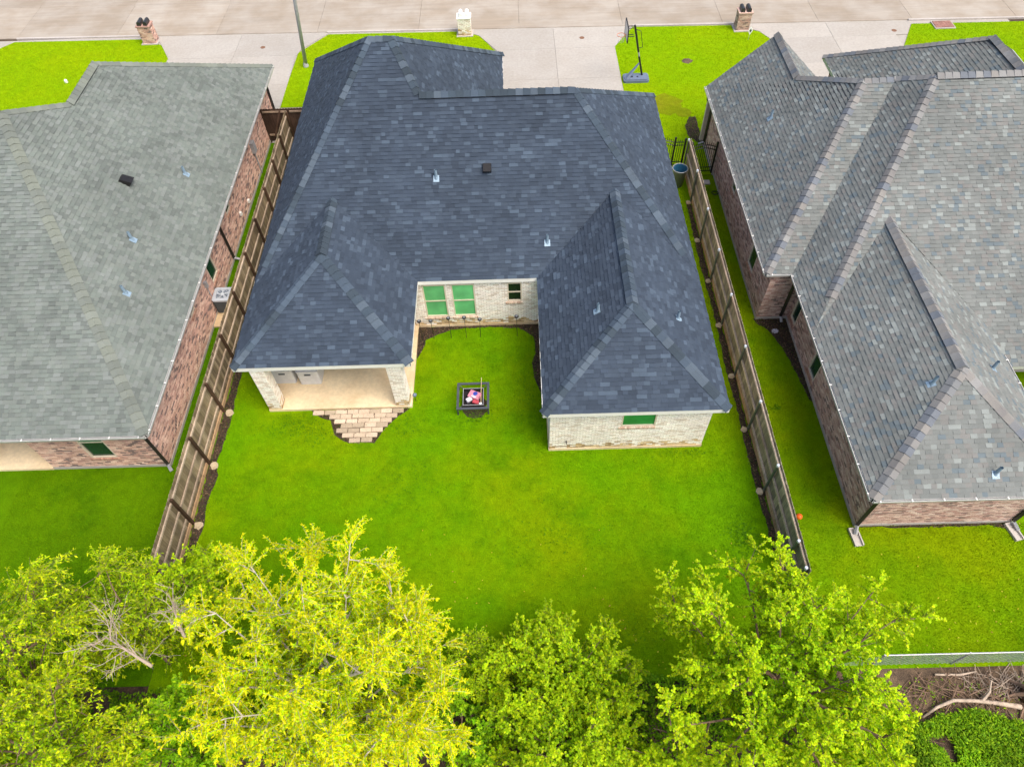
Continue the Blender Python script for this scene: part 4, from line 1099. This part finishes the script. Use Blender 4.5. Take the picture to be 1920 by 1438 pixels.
holes = beds[:5]+beds[5:] + [[(-9.6,14.6),(-4.1,14.6),(-4.1,18.8),(-9.6,18.8)], [(.96,12.66),(6.45,12.66),(6.45,30),(.96,30)], [(-4.2,18.68),(1,18.68),(1,30),(-4.2,30)]]
grass('grass', [[(-11.3,5.1),(8.2,5.1),(8.2,14.6),(-11.3,14.6)],[(-4.1,14.5),(.95,14.5),(.95,18.6),(-4.1,18.6)],[(-11.3,14.6),(-9.6,14.6),(-9.6,30),(-11.3,30)],[(6.45,14.6),(8.2,14.6),(8.2,27.5),(6.45,27.5)]], 1500, holes, M['blade'], .02, .055)
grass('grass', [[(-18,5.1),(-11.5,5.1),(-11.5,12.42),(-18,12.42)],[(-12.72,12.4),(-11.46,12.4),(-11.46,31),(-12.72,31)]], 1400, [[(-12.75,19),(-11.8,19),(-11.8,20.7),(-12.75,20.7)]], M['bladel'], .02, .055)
grass('grass', [[(8.42,5.1),(19,5.1),(19,9.43),(8.42,9.43)],[(8.42,9.4),(10.95,9.4),(10.95,18.55),(8.42,18.55)],[(8.42,18.5),(9.68,18.5),(9.68,27.9),(8.42,27.9)]], 1400, beds, M['blader'], .02, .055)
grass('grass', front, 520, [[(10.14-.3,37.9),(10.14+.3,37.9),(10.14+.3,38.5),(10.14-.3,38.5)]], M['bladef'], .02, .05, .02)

# ------------------------------------------------------------------ trees and shrubs
def unit(v): return v/np.maximum(1e-9, np.linalg.norm(v, axis=1, keepdims=True))
def leaves_mesh(name, C, D, L, Wd, cols, mat, droop=.0):
    """one folded four-cornered leaf per row"""
    n = len(C); D = unit(D); up_ = np.tile([[0,0,1.0]], (n,1))+rng.normal(0,.32,(n,3))
    sd = unit(np.cross(D, up_)); nm = np.cross(sd, D)
    L = L[:,None]; Wd = Wd[:,None]
    a = C; b = C+D*L*.5+sd*Wd*.5+nm*L*.06; c = C+D*L-np.array([[0,0,1]])*L*droop; d = C+D*L*.5-sd*Wd*.5+nm*L*.06
    v = np.stack([a,b,c,d],1).reshape(-1,3)
    return np_mesh(name, v, np.arange(4*n).reshape(-1,4), mat, np.repeat(cols,4,0))
def bez(p0, p1, p2, k):
    t = np.linspace(0,1,k)[:,None]; return (1-t)**2*p0+2*t*(1-t)*p1+t**2*p2
def tree(name, label, cat, base, ctr, rad, limbs, subs, twigs, per, leaf, pal, bark, seed, group=None, trunk_r=.13, droop=.25, twl=.5, lo=-.35, bare=0, crown_name='crown'):
    r = np.random.default_rng(seed); base = np.array(base, float); ctr = np.array(ctr, float); rad = np.array(rad, float)
    t = thing(name, label, cat, tuple(base), 0, group)
    fork = base+(ctr-base)*.42+np.array([0,0,.1]); top = ctr+np.array([0,0,rad[2]*.35])
    m = MB(); q = bez(base, fork+r.normal(0,.12,3), top, 7); m.tube([tuple(p) for p in q], [trunk_r*(1-.13*i) for i in range(7)], 9); m.build('trunk', bark, t, True)
    C, D, sc = [], [], []
    for i in range(limbs):
        z = lo+(1-lo)*((i+.5)/limbs); z = min(.98, z); ph = i*2.399963+r.uniform(-.3,.3); s = math.sqrt(1-z*z)
        tgt = ctr+np.array([s*math.cos(ph),s*math.sin(ph),z])*rad*r.uniform(.62,1.12)
        st = q[min(6, 2+int(r.integers(0,4)))]; mid = (st+tgt)/2+np.array([0,0,.25*np.linalg.norm(tgt-st)])+r.normal(0,.15,3)
        lb = bez(st, mid, tgt, 9); lr = trunk_r*.42*r.uniform(.7,1.1)
        m = MB(); m.tube([tuple(p) for p in lb], [max(.007, lr*(1-.105*k)) for k in range(9)], 6)
        for j in range(subs):
            u = 1.0 if j < 2 else r.uniform(.3,1); k = int(u*8); p0 = lb[k]; dr_ = unit((r.normal(0,1,(1,3))+1.1*unit((p0-ctr)[None])+np.array([[0,0,.3]])))[0]
            ln = r.uniform(.35,1)*.34*float(rad.mean()); p2 = p0+dr_*ln+np.array([0,0,-.1*ln]); sb = bez(p0, p0+dr_*ln*.5+np.array([0,0,.12*ln]), p2, 5)
            m.tube([tuple(p) for p in sb], [max(.004, lr*.35*(1-.2*e)) for e in range(5)], 4, False)
            for e in range(twigs):
                a = sb[1+int(r.integers(0,4))]; td = unit((dr_[None]*.9+r.normal(0,.75,(1,3))))[0]; tl = twl*r.uniform(.5,1.15)
                tip = a+td*tl+np.array([0,0,-droop*tl]); tw = bez(a, a+td*tl*.55+np.array([0,0,.08]), tip, 4)
                m.tube([tuple(p) for p in tw], [.0032,.003,.0025,.002], 3, False)
                if bare and r.random() < bare: continue
                n = per; f = np.sort(r.uniform(.1,1,n))[:,None]; pts = (1-f)**2*tw[0]+2*f*(1-f)*(tw[0]*.45+tip*.55+np.array([0,0,.08]))+f**2*tip
                C.append(pts); D.append(td[None]*.6+r.normal(0,.7,(n,3))+np.array([[0,0,-.15]])); sc.append(np.full(n, r.uniform(.78,1.2)))
        m.build('branch', bark, t)
    C = np.concatenate(C); D = np.concatenate(D); sc = np.concatenate(sc); n = len(C)
    L = leaf[0]*r.uniform(.65,1.3,n); Wd = leaf[1]*r.uniform(.7,1.25,n)
    cols = np.array(pal)[r.integers(0,len(pal),n)]*(sc*r.uniform(.82,1.18,n))[:,None]
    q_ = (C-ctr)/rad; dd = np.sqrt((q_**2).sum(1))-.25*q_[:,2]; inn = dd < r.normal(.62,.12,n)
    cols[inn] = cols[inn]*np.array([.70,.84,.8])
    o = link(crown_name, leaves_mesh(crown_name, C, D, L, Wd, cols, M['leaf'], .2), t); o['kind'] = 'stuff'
    return t
YEL = [(0.779,0.748,0.006),(0.685,0.723,0.006),(0.818,0.797,0.008),(0.544,0.697,0.006),(0.402,0.648,0.006)]
LIM = [(0.474,0.667,0.006),(0.403,0.625,0.006),(0.544,0.709,0.008),(0.323,0.563,0.006),(0.585,0.687,0.008)]
GRN = [(.22,.46,.006),(.29,.53,.008),(.17,.37,.006),(.37,.57,.008)]
OLV = [(0.454,0.605,0.006),(0.351,0.540,0.006),(0.557,0.648,0.008),(0.248,0.432,0.005),(0.618,0.691,0.008)]
MID = [(.34,.54,.006),(.42,.60,.006),(.25,.44,.006),(.50,.63,.008)]
B, BD = M['bark'], M['barkd']
tree('tree', 'large yellow leaved tree with pale branches in front of the lawn', 'tree', (-4.5,3.2,0), (-4.6,4.2,4.8), (2.95,2.9,2.5), 30, 9, 14, 34, (.095,.032), YEL, B, 3, trunk_r=.15, twl=.6)
tree('tree', 'broad lime green tree in front of the end of the right board fence', 'tree', (5.9,3.2,0), (6.05,4.05,4.0), (2.95,2.75,2.2), 30, 9, 13, 30, (.064,.058), LIM, BD, 5, trunk_r=.14, twl=.45, droop=.1)
tree('tree', 'yellow green feathery tree at the left edge of the picture', 'tree', (-13.2,3.6,0), (-13.2,5.3,3.6), (2.0,2.0,2.0), 20, 7, 10, 26, (.095,.036), OLV, BD, 8, trunk_r=.09, twl=.8, droop=.35)
tree('tree', 'olive green tree in the bottom left corner', 'tree', (-11.6,2.3,0), (-11.5,2.7,4.1), (2.1,1.6,1.9), 20, 7, 10, 24, (.095,.040), OLV, BD, 9, trunk_r=.09, twl=.65, droop=.3)
tree('tree', 'loose feathery green tree behind the bleached dead branches', 'tree', (-10.9,5.6,0), (-11.2,6.5,2.2), (1.9,1.5,1.5), 16, 7, 8, 22, (.09,.036), OLV[:4], BD, 10, trunk_r=.07, twl=.75, droop=.3)
tree('shrub', 'fresh green shrub covering the near end of the left board fence', 'shrub', (-9.6,6.6,0), (-9.5,7.0,2.1), (1.35,1.1,1.3), 15, 6, 9, 20, (.08,.06), MID, BD, 12, trunk_r=.05, twl=.45, droop=.1)
tree('shrub', 'bright green shrub left of the yellow tree near the bottom edge', 'shrub', (-8.4,2.6,0), (-8.3,3.1,3.0), (1.35,1.2,1.3), 15, 6, 9, 20, (.09,.06), GRN, BD, 13, trunk_r=.05, twl=.4, droop=.1)
tree('shrub', 'green shrub in the middle between the yellow tree and the lime green tree', 'shrub', (1.0,4.0,0), (.9,4.6,1.6), (2.1,1.4,1.3), 26, 8, 10, 20, (.085,.062), MID, BD, 14, trunk_r=.05, twl=.42, droop=.1)
tree('shrub', 'low green shrub at the bottom edge below the middle shrub', 'shrub', (.9,2.2,0), (.9,2.9,1.9), (2.2,1.2,1.2), 22, 8, 10, 19, (.085,.062), MID, BD, 15, trunk_r=.05, twl=.42, droop=.1)
tree('shrub', 'thin sparse shrub on the lawn edge right of the yellow tree', 'shrub', (-1.2,4.6,0), (-1.2,5.0,1.1), (.95,.9,.9), 11, 6, 7, 14, (.08,.04), MID, BD, 16, trunk_r=.035, twl=.4, droop=.1)
tree('shrub', 'dark green shrub under the yellow tree at its right', 'shrub', (-2.0,2.9,0), (-1.9,3.3,1.4), (1.4,1.3,1.1), 13, 6, 8, 18, (.09,.06), GRN, BD, 17, trunk_r=.04, twl=.4, droop=.1)
tree('shrub', 'dark green undergrowth shrub under the yellow tree at its left', 'shrub', (-7.0,4.2,0), (-7.0,4.7,1.5), (1.7,1.3,1.1), 14, 6, 8, 18, (.09,.055), GRN, BD, 18, trunk_r=.04, twl=.4, droop=.1)
tree('shrub', 'green shrub left of the lime green tree at its foot', 'shrub', (3.3,2.2,0), (3.2,2.2,1.6), (1.0,.9,1.0), 10, 6, 7, 16, (.09,.07), LIM, BD, 19, trunk_r=.04, twl=.4, droop=.1)
tree('shrub', 'lime green shrub at the bottom edge right of the lime green tree', 'shrub', (7.9,2.3,0), (7.7,2.6,2.2), (1.5,1.2,1.3), 14, 6, 8, 18, (.09,.075), LIM, BD, 20, trunk_r=.045, twl=.4, droop=.1)

# bare bleached branches
def dead_branch(label, p0, p1, seed, spread):
    r = np.random.default_rng(seed); t = thing('dead_branch', label, 'dead branch', tuple(p0), 0, 'bleached dead branches')
    p0, p1 = np.array(p0, float), np.array(p1, float)
    main = bez(p0, (p0+p1)/2+np.array([0,0,.35]), p1, 10); m = MB(); m.tube([tuple(p) for p in main], [.042-.004*i for i in range(10)], 7); m.build('limb', M['dead'], t, True)
    ax = unit((p1-p0)[None])[0]; Lg = np.linalg.norm(p1-p0)
    def grow(mb_, a, d, ln, rd, lev):
        e = a+d*ln+r.normal(0,.05,3)*ln; mid = (a+e)/2+r.normal(0,.09,3)*ln
        s = bez(a, mid, e, 5); mb_.tube([tuple(p) for p in s], [max(.0035, rd*(1-.16*i)) for i in range(5)], 5, False)
        if lev:
            for k in range(int(r.integers(3,5))):
                nd = unit((d+r.normal(0,.62,3))[None])[0]; grow(mb_, s[int(r.integers(1,5))], nd, ln*r.uniform(.45,.75), rd*.55, lev-1)
    for k in range(13):
        a = main[1+int(k*8/13)]; d = unit((ax*.75+r.normal(0,spread,3)+np.array([0,0,.02]))[None])[0]; m = MB(); grow(m, a, d, Lg*r.uniform(.32,.52), .013, 2); m.build('twig', M['dead'], t)
dead_branch('bleached dead branch spreading to the left above green leaves', (-8.7,4.2,5.2), (-10.1,4.95,5.2), 21, .40)
dead_branch('bleached dead branch fanning upwards, right of the other one', (-8.2,4.9,5.0), (-8.6,5.7,5.2), 24, .5)

# woodland floor: litter, brush pile, log, stump, weeds
def sticks(name, label, cat, cx, cy, rx, ry, n, ln, rd, mat, seed, z=.05, kind=None):
    r = np.random.default_rng(seed); m = MB()
    for i in range(n):
        a = r.uniform(0,2*np.pi); q = math.sqrt(r.uniform(0,1)); x, y = cx+rx*q*math.cos(a), cy+ry*q*math.sin(a); b = r.uniform(0,np.pi); L = ln*r.uniform(.4,1.3)
        p = np.array([x,y,z+r.uniform(0,.25)*(1-q)]); d = np.array([math.cos(b),math.sin(b),r.uniform(-.15,.25)])
        s = bez(p-d*L/2, p+r.normal(0,.06,3)*L, p+d*L/2, 4); s[:,2] = np.maximum(s[:,2], -.03); m.tube([tuple(w) for w in s], [rd*r.uniform(.5,1.2)]*4, 4, False)
    return tag(m.build(name, mat), label, cat, kind=kind)
sticks('brush_pile', 'dark heap of dry brush sticks left of the lime green tree foot', 'brush pile', 4.0,3.4,.75,.55,150,.7,.014,M['barkd'],31)
sticks('brush_pile', 'scattered dry sticks under the dead branches at bottom left', 'brush pile', -9.4,2.9,1.5,.9,130,.6,.011,M['barkd'],32)
sticks('brush_pile', 'dry sticks on bare dirt beside the fallen log', 'brush pile', 12.6,4.2,1.9,.5,80,.9,.013,M['barkd'],33, .0)
sticks('brush_pile', 'thin tangled roots on the dirt in front of the stump', 'brush pile', 13.6,4.4,1.0,.35,70,.8,.009,M['dead'],37,.0)
sticks('twig_litter', None, None, 0,2.6,15,2.3,900,.35,.006,M['barkd'],34,-.02,'stuff')
t = thing('fallen_log', 'crooked pale fallen log lying on the dirt behind the chain link fence', 'log', (12.5,4,0))
m = MB(); m.tube([(11.15,3.62,.0),(11.6,3.86,.10),(12.1,4.02,.16),(12.7,4.0,.14),(13.3,3.93,.12),(13.95,3.82,.10)], [.03,.042,.05,.052,.06,.075], 9); m.build('trunk', M['dead'], t, True)
m = MB(); m.tube([(12.9,3.98,.14),(13.15,4.2,.25),(13.3,4.5,.3)], [.05,.035,.02], 6); m.build('branch', M['dead'], t); m = MB(); m.tube([(11.9,4.75,.03),(12.6,4.72,.06),(13.1,4.8,.04)], [.03,.035,.02], 6); m.build('branch', M['dead'], t)
t = thing('tree_stump', 'dark brown root stump at the right edge behind the chain link fence', 'stump', (14.3,4.1,0))
m = MB(); m.tube([(14.35,4.1,-.05),(14.35,4.15,.4),(14.3,4.25,1.0)], [.26,.2,.15], 10); m.build('trunk', M['barkd'], t, True)
for k in range(7):
    a = k*.9+.3; m = MB(); m.tube([(14.35+.15*math.cos(a),4.1+.15*math.sin(a),.25),(14.35+.4*math.cos(a),4.1+.4*math.sin(a),.08),(14.35+.85*math.cos(a+.2),4.1+.7*math.sin(a+.2),-.02)], [.07,.05,.02], 6); m.build('root', M['barkd'], t)
def weeds(name, areas, n, leaf, pal, hmax, seed):
    r = np.random.default_rng(seed); C, D = [], []
    for (x0, x1, y0, y1) in areas:
        k = int(n*(x1-x0)*(y1-y0)); X = r.uniform(x0,x1,k); Y = r.uniform(y0,y1,k); f = hashn(X,Y,.5,seed)*.6+hashn(X,Y,1.7,seed+1)*.4
        keep = (Y < y1-.7*hashn(X,Y,.9,seed+9)) & (f > (.27 if n > 2000 else .38)); X, Y, f = X[keep], Y[keep], f[keep]
        C.append(np.stack([X,Y,r.uniform(0,1,len(X))*hmax*f],1)); D.append(np.stack([r.normal(0,1,len(X)),r.normal(0,1,len(X)),r.uniform(-.1,.9,len(X))],1))
    C = np.concatenate(C); D = np.concatenate(D); k = len(C)
    cols = np.array(pal)[r.integers(0,len(pal),k)]*(r.uniform(.7,1.2,k)*(.55+.9*hashn(C[:,0],C[:,1],.8,seed+5)))[:,None]
    tag(link(name, leaves_mesh(name, C, D, leaf[0]*r.uniform(.6,1.4,k), leaf[1]*r.uniform(.6,1.4,k), cols, M['leaf'], .15)), kind='stuff')
weeds('undergrowth', [(8.3,16.5,.8,3.85)], 2300, (.10,.04), [(.16,.36,.006),(.23,.44,.008),(.30,.50,.008),(.11,.26,.005)], .55, 41)
weeds('undergrowth', [(-16,16.5,-3,.6)], 160, (.13,.07), [(.14,.32,.006),(.20,.38,.008),(.10,.24,.005)], .5, 44)
weeds('undergrowth', [(10.2,17,3.0,4.9)], 110, (.08,.035), [(.14,.30,.006),(.22,.36,.01),(.16,.12,.03)], .15, 45)
weeds('undergrowth', [(-16,8.4,2.9,5.3)], 650, (.10,.055), [(.16,.36,.006),(.24,.44,.008),(.12,.28,.005)], .5, 42)
weeds('undergrowth', [(-16,8.3,.5,2.9)], 420, (.10,.055), [(.16,.36,.006),(.24,.44,.008),(.12,.28,.005)], .5, 43)
def clumps(name, spots, leaf, pal, seed):
    r = np.random.default_rng(seed); C, D = [], []
    for (x, y, sx, sy, k) in spots:
        C.append(np.stack([r.normal(x,sx,k), r.normal(y,sy,k), r.uniform(.02,.08,k)],1)); D.append(np.stack([r.normal(0,1,k),r.normal(0,1,k),r.uniform(-.1,.5,k)],1))
    C = np.concatenate(C); D = np.concatenate(D); k = len(C)
    cols = np.array(pal)[r.integers(0,len(pal),k)]*r.uniform(.8,1.2,k)[:,None]
    tag(link(name, leaves_mesh(name, C, D, leaf[0]*r.uniform(.6,1.4,k), leaf[1]*r.uniform(.6,1.4,k), cols, M['leaf'], .1)), kind='stuff')
clumps('lawn_weeds', [(7.3,9.2,.3,.4,420),(-8.6,14.0,.5,.3,260),(-7.7,13.6,.3,.3,120),(-4.3,13.9,.35,.25,140),(5.8,12.4,.5,.12,90),(.3,15.2,.25,.8,200),(-1.7,14.1,.4,.15,120),(9.5,14.2,.12,.1,50),(3.0,6.2,.7,.3,140),(-4.0,11.5,.8,.5,160),(1.0,9.5,1.2,.8,200)], (.055,.03), [(.06,.19,.002),(.09,.24,.003),(.05,.15,.002)], 47)

# bark chips and dead leaves lying on the beds
r_ = np.random.default_rng(51); C_ = []
for b in beds:
    xs_, ys_ = [p[0] for p in b], [p[1] for p in b]; k_ = int((max(xs_)-min(xs_))*(max(ys_)-min(ys_))*260)
    X_, Y_ = r_.uniform(min(xs_),max(xs_),k_), r_.uniform(min(ys_),max(ys_),k_); q_ = inside(b, X_, Y_)
    C_.append(np.stack([X_[q_],Y_[q_],r_.uniform(.012,.04,q_.sum())],1))
C_ = np.concatenate(C_); k_ = len(C_)
cl_ = np.array([(.10,.06,.035),(.16,.10,.06),(.05,.03,.02),(.22,.15,.09),(.07,.10,.02)])[r_.integers(0,5,k_)]
tag(link('bark_chips', leaves_mesh('bark_chips', C_, np.stack([r_.normal(0,1,k_),r_.normal(0,1,k_),r_.normal(0,.15,k_)],1), r_.uniform(.04,.10,k_), r_.uniform(.02,.05,k_), cl_, M['leaf'], 0)), kind='stuff')

# yellow leaves blown onto the lawn near the trees, and a few pale clover heads in front
X_ = np.concatenate([r_.uniform(-10.5,8,260), r_.uniform(8.5,17,60)]); Y_ = 4.9+np.abs(r_.normal(0,1.6,len(X_))); k_ = len(X_)
cl_ = np.array([(.50,.42,.03),(.45,.28,.06),(.55,.50,.05)])[r_.integers(0,3,k_)]
tag(link('fallen_leaves', leaves_mesh('fallen_leaves', np.stack([X_,Y_,r_.uniform(.03,.06,k_)],1), np.stack([r_.normal(0,1,k_),r_.normal(0,1,k_),r_.normal(0,.1,k_)],1), r_.uniform(.05,.09,k_), r_.uniform(.025,.045,k_), cl_, M['leaf'], 0)), kind='stuff')
